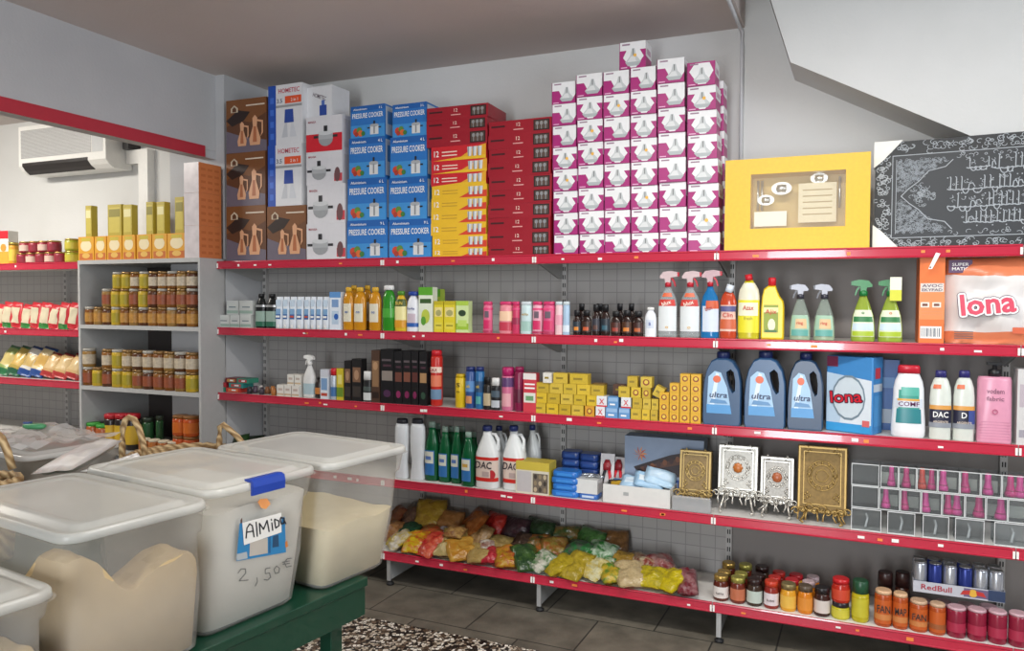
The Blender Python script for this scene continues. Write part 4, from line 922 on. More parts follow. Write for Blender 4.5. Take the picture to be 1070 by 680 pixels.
for k, (a, b_) in enumerate(((889, 914.5), (917.5, 943.5))):
    bottle('spray_bottle', 'green trigger spray bottle with frog green label, %s' % ('left of two', 'right of two wearing a white neck tag')[k], 'spray bottle', a, b_, 287.5, 2, .03, P_CONE, M('a8bd4a', .12, clear=.35), (GT, 'trigger', GT, 1),
           [(.08, .48, M('dfe6c8', .4), '-', -math.pi*.85, -math.pi*.15), (.3, .38, M('2f7a44', .4), '-', -math.pi*.8, -math.pi*.2), (.18, .28, M('c9dce6', .4), '-', -math.pi*.8, -math.pi*.2), (.09, .16, M('a8c02c', .4), '-', -math.pi*.8, -math.pi*.2)], [('o', .42, .05, M('2f7a44', .5) if k == 0 else M('d8622c', .5), .12)], liquid=(.52, M('a3bf2a', .2)), group='green trigger spray bottles', dp=.5)
    if k == 1:
        t = bpy.data.objects[[o.name for o in bpy.data.objects if o.name.startswith('spray_bottle')][-1]]
        cx, w, h = slot(a, b_, 287.5, 2, .03); mb = MB(); mb.box(-w*.05, w*.42, -w*.26-.004, -w*.26, h*.62, h*.97, M('e6e8d2', .45)); mb.fr(-w*.05, w*.42, h*.62, h*.78, M('cfd02c', .4), 1, -w*.26-.004); mb.build('neck_tag', t)
# orange carton and big washing powder bag
def tex_or(mb, w, h, d):
    O2 = M('d98a5a', .5)
    mb.fr(-w*.5, w*.5, h*.28, h*.62, M('e08a50', .45)); mb.fr(-w*.46, w*.46, h*.6, h*.7, M('dcd4cc', .5), 2); mb.ft('AVOC', 0, h*.655, h*.035, M('5a3a5a', .5), 4, w=w*.8); mb.ft('EKYPAD', 0, h*.61, h*.03, M('5a3a5a', .5), 4, w=w*.8)
    for i in range(3): mb.fr(-w*.4, w*.44, h*(.33+.035*i), h*(.34+.035*i), O2, 2)
    for i in range(2): mb.fr(-w*.44+i*w*.46, -w*.1+i*w*.46, h*.42, h*.48, M('f0e2d6', .5), 2); mb.fr(-w*.38+i*w*.46, -w*.16+i*w*.46, h*.435, h*.465, M('7a4a3a', .5), 3)
    mb.fr(-w*.44, w*.4, h*.06, h*.2, M('e9e6e2', .5), 2)
    for i in range(11): mb.fr(-w*.4+i*w*.07, -w*.4+i*w*.07+w*random.choice((.02, .035, .045)), h*.08, h*.18, M('4a5a6a', .5), 3)
carton('powder_box', 'tall bright orange box with barcode beside the powder bag', 'box', 960, 986.5, 269, 2, .03, .2, M('e2702a', .45), tex_or)
mb = MB(); q = on_y(972, 281, -.012); mb.loft([[(-.008, 0, 0), (.008, 0, 0), (.008, .002, 0), (-.008, .002, 0)], [(.022, 0, .075), (.04, 0, .07), (.04, .002, .07), (.022, .002, .075)]], WH, False); mb.fd(0, .008, .004, .004, DK, 1, 0, 8)
tag(mb.build('hanging_tag', None, (q.x, -.012, q.z)), 'white price tag hanging over the top of the orange box', 'tag')
cx, w, h = slot(988, 1090, 268, 2, .03)
ORB = M('e07a4a', .3); PB_ = pouch(w, h, .15, M('ded9d6', .3, var=.12, scale=9), None, M('dd8058', .3, var=.25, scale=7), 5, nx=14, ny=14, ztop=.8)
t = thing('powder_bag', 'big orange and white washing powder bag at the shelf\'s right end', 'bag', (cx, .105, DECK[1]+.001))
PB_.build('bag', t)
yf = -.098; mb = MB()
def fat_word(mb, s, cx, cz, hh, w_, m0, m1, m2, y, rot):
    for q, (m, g) in enumerate(((m0, .0125), (m0, .0085), (m1, .0098), (m1, .005), (m2, .002), (m2, 0))):
        for j in range(16 if g else 1): mb.ft(s, cx+math.cos(j*math.pi/8)*g, cz+math.sin(j*math.pi/8)*g, hh, m, 1+q*2+j*.06, y, w=w_, rot=rot)
fat_word(mb, 'lona', -w*.06, h*.36, h*.23, w*.56, M('4a2a4a', .4), WH, M('d84a62', .35), yf, .1)
mb.build('logo', t)
mb = MB()
mb.fr(-w*.47, -w*.22, h*.82, h*.97, M('5a3f62', .4), 1, -.012-.03); mb.ft('SUPER', -w*.345, h*.9, h*.035, WH, 3, -.042, w=w*.18); mb.ft('MATIC', -w*.345, h*.85, h*.035, WH, 3, -.042, w=w*.18); mb.build('corner_print', t); mb = MB()
for i in range(4): mb.fr(-w*.4, -w*.2, h*(.06+.025*i), h*(.07+.025*i), M('6a5a5a', .5), 1, -.055)
mb.build('text_print', t); mb = MB(); mb.fr(w*.2, w*.44, h*.13, h*.2, M('d0603c', .4), 1, -.066); mb.build('print', t)

# ================================================================== third shelf
def flat(name, label, cat, cx, y, z, w, d, h, m, rz=0., extra=None, group=None):
    mb = MB(); mb.box(-w/2, w/2, -d/2, d/2, 0, h, m)
    if extra: mb.fr(-w*.35, w*.35, h*.2, h*.8, extra, 1, -d/2); mb.fr(-w*.1, w*.2, h*.35, h*.65, WH, 2, -d/2)
    return tag(mb.build(name, None, (cx, y, z+.0005), rz), label, cat, group)
Z3 = DECK[2]
packs = [('3a8a72', 'b8404a'), ('c0392f', 'e07a4a'), ('b03038', '2f7a6a'), ('2f8a86', 'c0504a'), ('d0502f', '3a6a5a'), ('7a2a32', 'c08a4a')]
k = 0
for tier in range(3):
    for i, xx in enumerate(((233, 249), (234, 252), (231, 247, 259))[tier]):
        c = packs[k % 6]
        x = on_y(xx, 400, .1).x
        flat('sponge_pack', 'flat coloured pack at the shelf\'s left end, %s layer, %s' % (('bottom', 'middle', 'top')[tier], ('left', 'middle', 'right')[i]), 'pack', x, .1, Z3+tier*.033, .125 if tier < 2 else .1, .1, .032, M(c[0], .45), 0, M(c[1], .45), 'flat packs at the left end'); k += 1
for i in range(7):
    x = on_y(262+i*4.2, 408, .06+.03*(i % 3)).x; z = Z3
    mb = MB(); r = .018
    mb.lathe(0, 0, [(r, 0), (r, .03), (r*.8, .034), (r*.8, .046), (r*.6, .048)], M(('2a2a30', '5a4a5a', 'c9c4c0', '3a2f3a', '8a5a3a', 'c07a3a', 'a8682f')[i], .35), 12)
    tag(mb.build('polish_jar', None, (x, .05+.045*(i % 3), z+.0005)), 'tiny %s jar between the flat packs and white boxes, %s from left' % (('black', 'purple', 'white', 'dark', 'brown', 'orange', 'ochre')[i], ORD[i]), 'jar', 'tiny jars')
for tier in range(2):
    for k, (a, b_) in enumerate((((289, 296), (296.8, 303.5), (304.5, 312)), ((300, 306.5), (307.5, 314)))[tier]):
        carton('soap_box', 'small white box beside the white spray bottle, %s layer, %s from left' % (('lower', 'upper')[tier], ORD[k]), 'box', a, b_, 401 if tier == 0 else 388, 3, .03 if tier == 0 else .05, .06, M('d9d6cf', .5), tex_bands((-.5, .5, .1, .25, M('c0a88a', .5)), (-.3, .3, .5, .7, M('b9a9a0', .5))), z=None if tier == 0 else Z3+.075, group='small white boxes by the spray bottle', h=.075 if tier == 0 else .07)
bottle('spray_bottle', 'white spray bottle with white trigger among small boxes', 'spray bottle', 314.5, 327, 372, 3, .04, P_SPRAY, M('d9d9d8', .35), (W2, 'trigger', W2, 1), [(.08, .34, M('a9c0c8', .4))], dp=.6)
bottle('oil_bottle', 'little dark bottle with orange label right of white spray', 'bottle', 328, 334, 394, 3, .04, P_ROUND, M('2a1f1c', .3), (BK,), [(.2, .5, M('c07a3a', .4))])
carton('paste_box', 'slim white and blue box left of the red capped can', 'box', 334.5, 342.5, 386, 3, .03, .05, M('d6dce4', .45), tex_bands((-.5, .5, .75, 1, M('c9cdd6', .4)), (-.4, .4, .3, .7, M('7a9cc4', .4)), (-.4, .4, .1, .2, M('b84a3a', .4))))
bottle('spray_can', 'white and blue can with round red cap', 'can', 343.5, 350.5, 385, 3, .03, [(0, .95), (.02, 1), (.74, 1), (.78, .9)], M('b9c3d0', .35, .3), (M('c8202c', .35), 'wide', .98), [(.1, .4, M('3f6fa8', .4), 'full')], e=2, dp=1)
carton('paste_box', 'slim yellow and green box right of the red capped can', 'box', 351.5, 358.5, 385, 3, .03, .05, M('c9b52c', .45), tex_bands((-.5, .5, .1, .4, M('6a8a2c', .4)), (-.3, .3, .5, .8, M('dcd27a', .4))))
for k, (a, b_, yt) in enumerate(((359.5, 366.5, 377), (367.5, 377.5, 375))):
    carton('hair_dye_box', 'black box with brown picture, %s of the short black pair' % ('left', 'right')[k], 'box', a, b_, yt, 3, .03, .06, M('1a1819', .4), tex_bands((-.4, .4, .45, .8, M('7a5a44', .4)), (-.4, .4, .1, .35, M('3a3430', .4)), ('d', 0, .62, .25, .12, M('a88468', .4))), group='short black boxes')
bottle('cream_bottle', 'black and white bottle with white cap left of brown box', 'bottle', 378.5, 387, 388, 3, .03, [(0, .95), (.02, 1), (.68, 1), (.72, .95)], M('1e2022', .35), (W2, 'wide', .95), [(.05, .3, M('cfd3d2', .4)), (.35, .5, M('4a5452', .4))], e=3)
carton('hair_dye_box', 'tall brown box beside the large black boxes', 'box', 388, 396.5, 366, 3, .03, .08, M('4a3428', .4), tex_bands((-.4, .4, .3, .8, M('8a6a4c', .4)), ('d', 0, .7, .3, .08, M('b08a68', .4)), (-.4, .4, .08, .2, M('2a1c18', .4))))
for k, (a, b_, yt) in enumerate(((397.5, 411.5, 365), (412, 420.5, 367), (421, 429.5, 366.5), (430, 437, 366.5), (438, 446.5, 367.5))):
    carton('hair_dye_box', 'large black box with faint picture, %s from left of five' % ORD[k], 'box', a, b_, yt, 3, .03, .09, M('111013', .4), tex_bands((-.4, .4, .42, .6, M(('8a8078', '6a3f34', '7a4a3a', '5a2f2a', 'a8825a')[k], .4)), ('d', 0, .18, .28, .07, M(('4a2a4a', '8a2a5a', '7a2450', '7a2450', '2f4a3a')[k], .4)), (-.4, .3, .78, .82, M('5a5054', .4)), (-.3, .3, .68, .72, M('4a2f3a', .4))), group='large black boxes')
bottle('spray_can', 'tall red aerosol can right of the black boxes', 'can', 447.8, 459, 366, 3, .03, P_CAN, M('c0281f', .3), (M('c8202c', .35), 'wide', .9), [(.35, .55, M('e07a5a', .4)), (.12, .3, M('6a8aa8', .4)), (.6, .7, M('f0d9c8', .4))], [('SAX', .62, .06, M('a01f2c', .5), .7)], e=2, dp=1)
bottle('spray_can', 'short yellow can standing right of the gap', 'can', 474, 484, 391, 3, .03, P_CAN, M('d9b81c', .35), (M('c9a818', .4), 'wide', .92), [], [('S', .62, .12, M('3a2a10', .5), .4), ('o', .45, .08, M('3a2a10', .5), .3)], e=2, dp=1)
for k, (a, b_, c) in enumerate(((484.6, 494.6, '2f4f8a'), (495.2, 504, '2a6aa0'))):
    bottle('spray_can', 'blue aerosol can, %s of the blue pair' % ('left', 'right')[k], 'can', a, b_, 383.5, 3, .03, P_CAN, M(c, .3), (M('1f2f6a', .35), 'wide', .9), [(.4, .66, M('5a8ac0' if k == 0 else '24466a', .4)), (.12, .3, M('c98a5a' if k == 0 else '4fa0a0', .4), '-', -math.pi*.7, -math.pi*.3)], [('ok', .5, .08, M('d8b94a', .5), .4)], e=2, dp=1, group='blue aerosol cans')
bottle('cream_bottle', 'short black bottle with cream label beside the blue cans', 'bottle', 504.5, 512, 394, 3, .03, [(0, .95), (.02, 1), (.7, 1), (.78, .9)], M('201c1a', .35), (BK, 'wide', .85), [(.12, .5, M('b8a888', .4))], e=2.6)
bottle('cream_bottle', 'short black bottle with white cap beside the pink can', 'bottle', 512.6, 521.5, 395, 3, .03, [(0, .95), (.02, 1), (.7, 1), (.76, .95)], M('1c1c20', .35), (W2, 'wide', .9), [(.08, .3, M('b9c0c6', .4)), (.4, .6, M('4a5a66', .4))], e=2.6)
bottle('spray_can', 'pink can with dark pink cap', 'can', 522.3, 535, 384, 3, .03, [(0, .95), (.02, 1), (.78, 1), (.8, .97)], M('c8688a', .35), (M('b01f62', .35), 'wide', .97), [(.55, .76, M('5a3a6a', .4)), (.1, .4, M('dca0a8', .4), '-', -math.pi*.75, -math.pi*.25)], e=2, dp=1)
bottle('spray_can', 'tall dark magenta can beside the pink can', 'can', 536, 546, 383.5, 3, .03, P_CAN, M('7c1440', .3), (M('8a1a4a', .35), 'wide', .9), [(.2, .5, M('5a0f30', .4))], e=2, dp=1)
carton('paste_box', 'red and white striped box left of the soap pile', 'box', 547, 560.5, 390, 3, .03, .05, M('c83a48', .45), tex_bands((-.5, .5, .84, 1, M('e2dcd8', .4)), (-.4, .4, .7, .74, WH), (-.4, .4, .6, .64, WH), (-.45, .45, .25, .5, M('d9dcd2', .4)), (-.3, .3, .3, .42, M('6a9a6a', .4))))
# yellow soap pile
SY_ = ['c8ab2f', 'd4b42c', 'bfa128', 'cdb03c']
def soap(x, y, z, w, h, c, lab, rz=0., red=False, d=.055, ry=0., gp='yellow soap boxes'):
    mb = MB(); mb.box(-w/2, w/2, 0, d, 0, h, M(c, .4))
    mb.fr(-w*.46, w*.46, h*.1, h*.9, M(c, .4, var=.25, scale=90), 1)
    if red: mb.fd(0, h*.5, w*.3, h*.3, M('8a3a24', .45), 2, n=12); mb.fd(0, h*.52, w*.18, h*.18, M('e0c24a', .45), 3, n=12)
    else: mb.fr(-w*.3, w*.2, h*.4, h*.6, M('8f7a1f', .45), 2)
    tag(mb.build('soap_box', None, (x, y, z+.0005), rz, ry=ry), lab, 'box', gp)
hS = .058
n0 = 0
rows = [[(557.5+13.2*k, 557.5+13.2*k+12.6) for k in range(4)], [(558+13.6*k, 571+13.6*k) for k in range(5)], [(559+14.4*k, 573+14.4*k) for k in range(5)], [(577, 592), (594, 613.5)]]
for tier, rw in enumerate(rows):
    for k, (a, b_) in enumerate(rw):
        if tier == 0 and k == 4: continue
        A, B = on_y(a, 430, .03).x, on_y(b_, 430, .03).x
        soap((A+B)/2, .03+.004*tier+random.uniform(0, .005), Z3+tier*hS, B-A-.002, hS-.001, SY_[(k+tier) % 4], 'plain yellow soap box in the left pile, %s layer, %s from left' % (('bottom', 'second', 'third', 'top')[tier], ORD[k]), random.uniform(-.04, .04))
def sbox(a, b_, tier, c, lab, red=False, y=.03, front=None, z=None):
    A, B = on_y(a, 430, y).x, on_y(b_, 430, y).x
    soap((A+B)/2, y, Z3+tier*hS if z is None else z, B-A-.002, hS-.001, c, lab, 0, red)
sbox(611, 621, 0, 'd29a2a', 'red printed yellow soap box at the foot of the left pile', True)
sbox(567, 576, 3, 'dcd9d0', 'white soap box on top of the left yellow pile')
def xbox(a, b_, tier, lab, blue=False, y=.028):
    A, B = on_y(a, 430, y).x, on_y(b_, 430, y).x; w = B-A
    mb = MB(); mb.box(-w/2, w/2, 0, .06, 0, hS, M('dcdfe2' if not blue else '5f93c6', .45))
    if not blue: mb.ft('X', 0, hS*.25, hS*.5, CRED, 2, w=w*.5); mb.fr(-w*.5, w*.5, 0, hS*.14, CRED)
    else: mb.fr(-w*.45, w*.45, hS*.55, hS*.9, M('8fb4d8', .4)); mb.fr(-w*.3, w*.2, hS*.2, hS*.35, WH, 2)
    tag(mb.build('toothpaste_box', None, ((A+B)/2, y, Z3+tier*hS+.0005)), lab, 'box', 'white and blue boxes in the soap pile')
xbox(622.5, 632, 0, 'white box with red cross, lower of the left pair'); xbox(623.5, 634, 1, 'white box with red cross, upper of the left pair')
xbox(633, 645.5, 0, 'blue box between the soap piles, lower left one', True); xbox(635, 646, 1, 'blue box between the soap piles, upper one', True)
xbox(646.5, 658, 0, 'blue box under the right white cross box', True); xbox(649, 659, 1, 'white box with red cross on the right blue box')
rows2 = [[(659, 670), (670.5, 679), (679.5, 687.5)], [(660.5, 671), (671.5, 680), (680.5, 688)], [(646, 658), (659, 669.5), (670.5, 679.5)], [(655, 666), (669, 681)]]
for tier, rw in enumerate(rows2):
    for k, (a, b_) in enumerate(rw):
        sbox(a, b_, tier, SY_[(k+2*tier) % 4], 'yellow soap box in the middle heap, %s layer, %s from left' % (('bottom', 'second', 'third', 'top')[tier], ORD[k]), tier >= 2 and k > 0)
for c, ((a, b_), n) in enumerate((((688.8, 698.8), 3), ((699.4, 709.6), 4), ((710.2, 720.8), 5), ((721.4, 732.2), 5))):
    for k in range(n):
        A, B = on_y(a, 430, .022).x, on_y(b_, 430, .022).x
        soap((A+B)/2, .022, Z3+k*.0515, B-A-.0015, .051, 'd9a81f', 'golden red circled soap box in the neat stack, %s column, %s from bottom' % (ORD[c], ORD[k]), 0, True, gp='golden soap boxes in the neat stack')
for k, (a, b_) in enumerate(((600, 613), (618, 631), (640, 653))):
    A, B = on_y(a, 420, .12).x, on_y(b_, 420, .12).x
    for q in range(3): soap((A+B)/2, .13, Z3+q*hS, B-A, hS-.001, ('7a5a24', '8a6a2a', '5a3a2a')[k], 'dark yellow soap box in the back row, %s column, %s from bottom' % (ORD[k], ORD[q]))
# blue detergent jugs with a handle hole
def jug(a, b_, yt, d, lab, dark=0):
    cx, w, h = slot(a, b_, yt, 3, d)
    t = thing('detergent_jug', lab, 'jug', (cx, d, DECK[2]+.001), 0, 'blue detergent jugs')
    out = [(-.47, 0), (.47, 0), (.5, .04), (.5, .45), (.49, .6), (.42, .76), (.28, .88), (.14, .915), (-.14, .915), (-.28, .88), (-.4, .76), (-.47, .6), (-.5, .4), (-.5, .04)]
    hole = [(.12, .72), (.22, .76), (.3, .72), (.34, .6), (.33, .48), (.27, .45), (.2, .52), (.14, .63)]
    BJ = M(('2d4d70', '31547a', '26405e')[dark], .3)
    bm = bmesh.new(); dep = w*.52
    def loop(pts, y): return [bm.verts.new((x*w, y, z*h)) for x, z in pts]
    ys_ = [(0, .93), (dep*.08, .975), (dep*.25, 1), (dep*.75, 1), (dep*.92, .975), (dep, .93)]
    O = []; Hh = []
    for y, k in ys_:
        O.append(loop([(x*k, max(0, .45+(z-.45)*(1-(1-k)*.7)) if z > 0 else 0) for x, z in out], y)); g = 1+(1-k)*1.2
        Hh.append(loop([(.235+(x-.235)*g, .6+(z-.6)*g) for x, z in hole], y))
    for L in (O, Hh):
        for r0, r1 in zip(L, L[1:]):
            n = len(r0)
            for i in range(n):
                f = bm.faces.new((r0[i], r1[i], r1[(i+1) % n], r0[(i+1) % n]) if L is O else (r0[i], r0[(i+1) % n], r1[(i+1) % n], r1[i])); f.smooth = True
    for q in (0, -1):
        es = []
        for L in (O[q], Hh[q]):
            for i in range(len(L)):
                e = bm.edges.get((L[i], L[(i+1) % len(L)])) or bm.edges.new((L[i], L[(i+1) % len(L)])); es.append(e)
        bmesh.ops.triangle_fill(bm, edges=es, use_beauty=True, use_dissolve=False)
    bmesh.ops.recalc_face_normals(bm, faces=bm.faces)
    me = bpy.data.meshes.new('body'); bm.to_mesh(me); bm.free(); me.materials.append(BJ)
    o = bpy.data.objects.new('body', me); C.objects.link(o); o.parent = t
    mb = MB(); mb.lathe(-.0*w, dep/2, [(w*.17, h*.9), (w*.17, h*.985), (w*.15, h)], M('1f2a5a', .35), 16); mb.build('cap', t)
    mb = MB()
    mb.fp([(-.38*w, h*.16), (.26*w, h*.16), (.14*w, h*.52), (-.02*w, h*.72), (-.18*w, h*.74), (-.34*w, h*.66)], M('9fc2e0', .35), 1)
    mb.fp([(-.38*w, h*.16), (.26*w, h*.16), (.22*w, h*.28), (-.38*w, h*.28)], M('4f94cc', .35), 2)
    mb.fp([(-.3*w, h*.28), (-.18*w, h*.28), (-.06*w, h*.7), (-.14*w, h*.72)], M('d6e6f2', .35), 2); mb.fd(-.12*w, h*.63, w*.1, h*.05, M('d8623c', .35), 3)
    mb.fp([(-.3*w, h*.3), (.16*w, h*.3), (.1*w, h*.34), (-.26*w, h*.36)], M('5a8ab8', .35), 4)
    mb.ft('ultra', -.08*w, h*.38, h*.075, M('26305a', .4), 6, w=w*.46, slant=.15); mb.build('label', t)
import bmesh
jug(734.5, 775.5, 368, .02, 'blue detergent jug with handle, first beside the golden soaps', 0)
jug(778, 822, 367.5, .02, 'blue detergent jug with handle, middle of three', 1)
jug(823.5, 861.5, 369, .035, 'blue detergent jug with handle, next to the blue powder box', 2)
# blue powder bag-box
cx, w, h = slot(863, 905, 373, 3, .02)
ang = .42; w = .225; dep = .15
p = on_y(901.5, 455, .0)
t = thing('powder_box', 'blue laundry powder box with red script, turned slightly left', 'box', (on_y(862, 455, .03).x, .095, DECK[2]+.001), -.4)
mb = MB(); mb.box(0, w, 0, .125, 0, h, M('3f86c4', .4), c=.006); mb.build('box', t)
mb = MB(); PT = M('d9e2ea', .4)
mb.fp([(.004, h*.1), (w-.004, h*.06), (w-.004, h*.7), (.004, h*.78)], M('b9cfe2', .4), 1); mb.fp([(w*.3, h*.08), (w-.004, h*.06), (w-.004, h*.7), (w*.5, h*.74)], PT, 2); mb.fr(.004, w-.004, 0.004, h*.12, M('3a9ad6', .4), 2)
mb.fr(0.004, w*.26, h*.86, h*.995, M('7a2a4a', .4), 2); mb.fd(w*.5, h*.46, w*.36, h*.3, M('8fa4b4', .3, .4), 3); mb.fd(w*.5, h*.46, w*.33, h*.27, M('ccd8e0', .35), 4)
for j in range(10): mb.ft('lona', w*.46+.0045*math.cos(j*.63), h*.4+.0045*math.sin(j*.63), h*.15, M('3a1f3a', .4), 6+j*.1, w=w*.68, rot=.1)
mb.ft('lona', w*.46, h*.4, h*.15, M('cf2232', .35), 8.5, w=w*.68, rot=.1); mb.fr(w*.8, w*.95, h*.1, h*.18, M('d86a6a', .4), 4)
q = w+.0008
mb.rs(w, .01, .115, h*.55, h*.65, M('c9d6e2', .4)); mb.rs(w, .03, .09, h*.72, h*.86, M('c23a4a', .4)); mb.rs(w, .02, .11, h*.1, h*.5, M('4f96d0', .4)); mb.build('print', t)
carton('powder_box', 'dark blue powder box standing behind the red script box', 'box', 915, 941, 376, 3, .22, .08, M('2b5a9a', .4), tex_bands((-.3, .4, .1, .3, M('9aa8b8', .4)), (-.4, .4, .6, .75, M('5a86b8', .4))))
# white round bottle with red cap
bottle('cleaner_bottle', 'white waisted bottle with broad red cap and teal label', 'bottle', 933, 970, 382, 3, .015, [(0, .88), (.02, .97), (.1, 1), (.25, .98), (.4, .93), (.55, .9), (.68, .88), (.78, .8), (.86, .64), (.89, .6)], M('e6e8ea', .3), (M('c01f32', .3), 'wide', .66), [(.26, .66, M('3f9a8a', .35), '-', -math.pi*.7, -math.pi*.3), (.2, .4, M('2f7f86', .35), '-', -math.pi*.74, -math.pi*.26), (.58, .7, M('5ab0a0', .35), '-', -math.pi*.64, -math.pi*.3), (.42, .54, M('cfd6e0', .35), '-', -math.pi*.78, -math.pi*.22), (.51, .54, M('d8a04a', .35), '-', -math.pi*.72, -math.pi*.3)], [('COMF', .44, .06, M('6a2a5a', .5), .6)], dp=.5)
for k, (a, b_) in enumerate(((973.5, 996.5), (998.5, 1021))):
    bottle('cleaner_bottle', 'white bottle with purple cap and dark label, %s of the pair' % ('left', 'right')[k], 'bottle', a, b_, 387.5, 3, .015, [(0, .95), (.02, 1), (.62, 1), (.76, .92), (.86, .7), (.9, .5)], M('d3d8cf', .3), (M('2c2a6a', .35), 'wide', .52), [(.18, .46, M('24243a', .4)), (.44, .5, M('d89a4a', .4)), (.74, .8, M('d8704a', .4), '-', -math.pi*.75, -math.pi*.5), (.18, .25, M('8a8f98', .4))] + ([(.25, .44, M('3a4a8a', .4), '-', -math.pi*.4, -math.pi*.1)] if k else []), [('DAC' if k == 0 else 'D', .33, .08, WH, .7 if k == 0 else .25), ('ARGIENTE', .25, .03, M('d8c8b8', .5), .7)], dp=.55, group='purple capped white bottles')
cx, w, h = slot(1023.5, 1060.5, 379, 3, .015)
bottle('soap_bottle', 'large square pink bottle with black pump at the right end', 'bottle', 1023.5, 1060.5, 379, 3, .015, [(0, .97), (.02, 1), (.78, 1), (.82, .93), (.825, .3)], M('d996ae', .3), (BK, 'pump'), [], [('vodem', .62, .06, M('8a5a70', .5), .5), ('fabric', .53, .05, M('8a5a70', .5), .5), ('o', .36, .1, M('b8607e', .5), .18)], dp=.5, e=6)
t = [o for o in bpy.data.objects if o.name.startswith('soap_bottle')][-1]
mb = MB()
for k in range(7): mb.box(-w*.46, w*.46, -w*.252, -w*.248, h*(.05+.035*k), h*(.058+.035*k), M('c9849e', .35))
mb.build('ribs', t)

carton('white_box', 'pale grey box cut off by the right edge beside the pink pump bottle', 'box', 1065, 1090, 386, 3, .02, .1, M('c9c7c6', .45), tex_bands((-.4, .4, .5, .8, M('b4a8b0', .4)), (-.4, .4, .1, .2, M('9a96a0', .4))))
x = on_y(686, 410, .04).x
soap(x, .035, Z3+2*hS+.012, .05, hS-.001, 'c8ab2f', 'tilted yellow soap box sliding between the heap and the neat stack', 0, False, ry=.45)
# ================================================================== fourth shelf
Z4 = DECK[3]
for k, (a, b_) in enumerate(((410, 424.5), (426, 441))):
    bottle('cleaner_bottle', 'tall white waisted bottle at the shelf\'s left end, %s' % ('partly behind the tub' if k == 0 else 'next to the green bottles'), 'bottle', a, b_, 438, 4, .03, P_WAIST, M('d6dade', .3), (M('2a2c34', .4), 'wide', .74), group='tall white waisted bottles', dp=.7)
PG = [(0, .92), (.03, 1), (.55, 1), (.68, .8), (.8, .55), (.9, .5)]
for k, (a, b_, d, yt) in enumerate(((442, 456, .06, 441), (457, 469, .06, 446), (470, 481, .06, 446), (481, 494, .02, 452), (449, 461, .17, 443), (464, 475, .17, 446), (476, 487, .17, 446), (487, 499, .15, 452))):
    back = k >= 4
    bottle('dish_soap_bottle', ('dark green bottle in the back row, %s from left' % ORD[k-4]) if back else ('green bottle with blue label in the front row, %s from left' % ORD[k]), 'bottle', a, b_, yt, 4, d, PG, M('0f5a34', .15, clear=.1), (M('8fa89c', .3), 'wide', .48),
           [] if back else [(.1, .52, M('2f6fb0', .4), '-', -math.pi*.85, -math.pi*.3), (.3, .5, M('d6d8cc', .4), '-', -math.pi*.8, -math.pi*.35), (.36, .42, M('c8a04a' if k == 3 else '5a7ab8', .4), '-', -math.pi*.7, -math.pi*.45)], group='green dish soap bottles', dp=.7)
def bleach(a, b_, yt, d, lab, label=True):
    cx, w, h = slot(a, b_, yt, 4, d); dp = w*.8
    t = thing('bleach_jug', lab, 'jug', (cx, d+dp/2, Z4+.001), 0, 'white bleach jugs')
    WJ = M('dfe2e2', .3); mb = MB()
    mb.loft([[(x-w*.06*max(0, (tt-.55)/.4), y, tt*h) for x, y in sup(w/2*k, dp/2*k, 3 if tt < .6 else 2, 20)] for tt, k in P_BLEACH], WJ); mb.build('body', t)
    mb = MB(); mb.tube([(w*.1, 0, h*.86), (w*.3, 0, h*.86), (w*.42, 0, h*.78), (w*.44, 0, h*.62), (w*.4, 0, h*.5)], w*.075, WJ, 8); mb.build('handle', t)
    mb = MB(); mb.lathe(-w*.06, 0, [(w*.2, h*.915), (w*.2, h*.98), (w*.17, h)], M('23306a', .35), 14); mb.build('cap', t)
    if label:
        mb = MB()
        band(mb, w, dp, h, P_BLEACH, .13, .5, M('dcc9bd', .4), 3, .001); band(mb, w, dp, h, P_BLEACH, .12, .18, M('c8281f', .4), 3, .0018); band(mb, w, dp, h, P_BLEACH, .46, .51, M('c8281f', .4), 3, .0018)
        mb.fd(w*.32, h*.24, w*.16, h*.07, M('c03038', .4), 2, -dp*.5*.95); mb.fr(-w*.1, w*.2, h*.2, h*.28, M('b8a4a0', .4), 2, -dp*.5-.002)
        mb.ft('DAC', -w*.05, h*.33, h*.11, M('2a2230', .4), 2, -dp*.5-.003, w=w*.72, slant=.1); mb.build('label', t)
    return t
bleach(495, 518.5, 446, .02, 'white bleach jug with red banded label and blue cap, foremost')
bleach(524, 546, 446, .04, 'white bleach jug with red banded label beside the yellow carton')
bleach(512, 528, 446, .2, 'plain white bleach jug seen between the two labelled jugs', False)
bleach(548, 563, 445, .22, 'plain white bleach jug standing behind the yellow carton', False)
# yellow carton
cx, w, h = slot(539.5, 574.5, 483, 4, .02)
mb = MB(); mb.box(-w/2, w/2, 0, .12, 0, h, M('c2ad3e', .5), c=.002); mb.fr(-w*.5, w*.5, 0, h*.74, M('cfc9b6', .5), 1); mb.fr(-w*.46, -.02*w, h*.06, h*.7, M('b9b4b4', .5), 2); mb.fr(w*.02, w*.47, h*.06, h*.66, M('6a5f52', .5), 2)
for i in range(3):
    for j in range(3): mb.fd(w*(.1+.14*i), h*(.16+.2*j), w*.05, h*.08, M(('b9a88a', '3a332c', '8a7a5f')[(i+2*j) % 3], .5), 3, n=8)
tag(mb.build('carton', None, (cx, .02, Z4+.0005)), 'yellow and white carton between the bleach jugs and blue packs', 'carton')
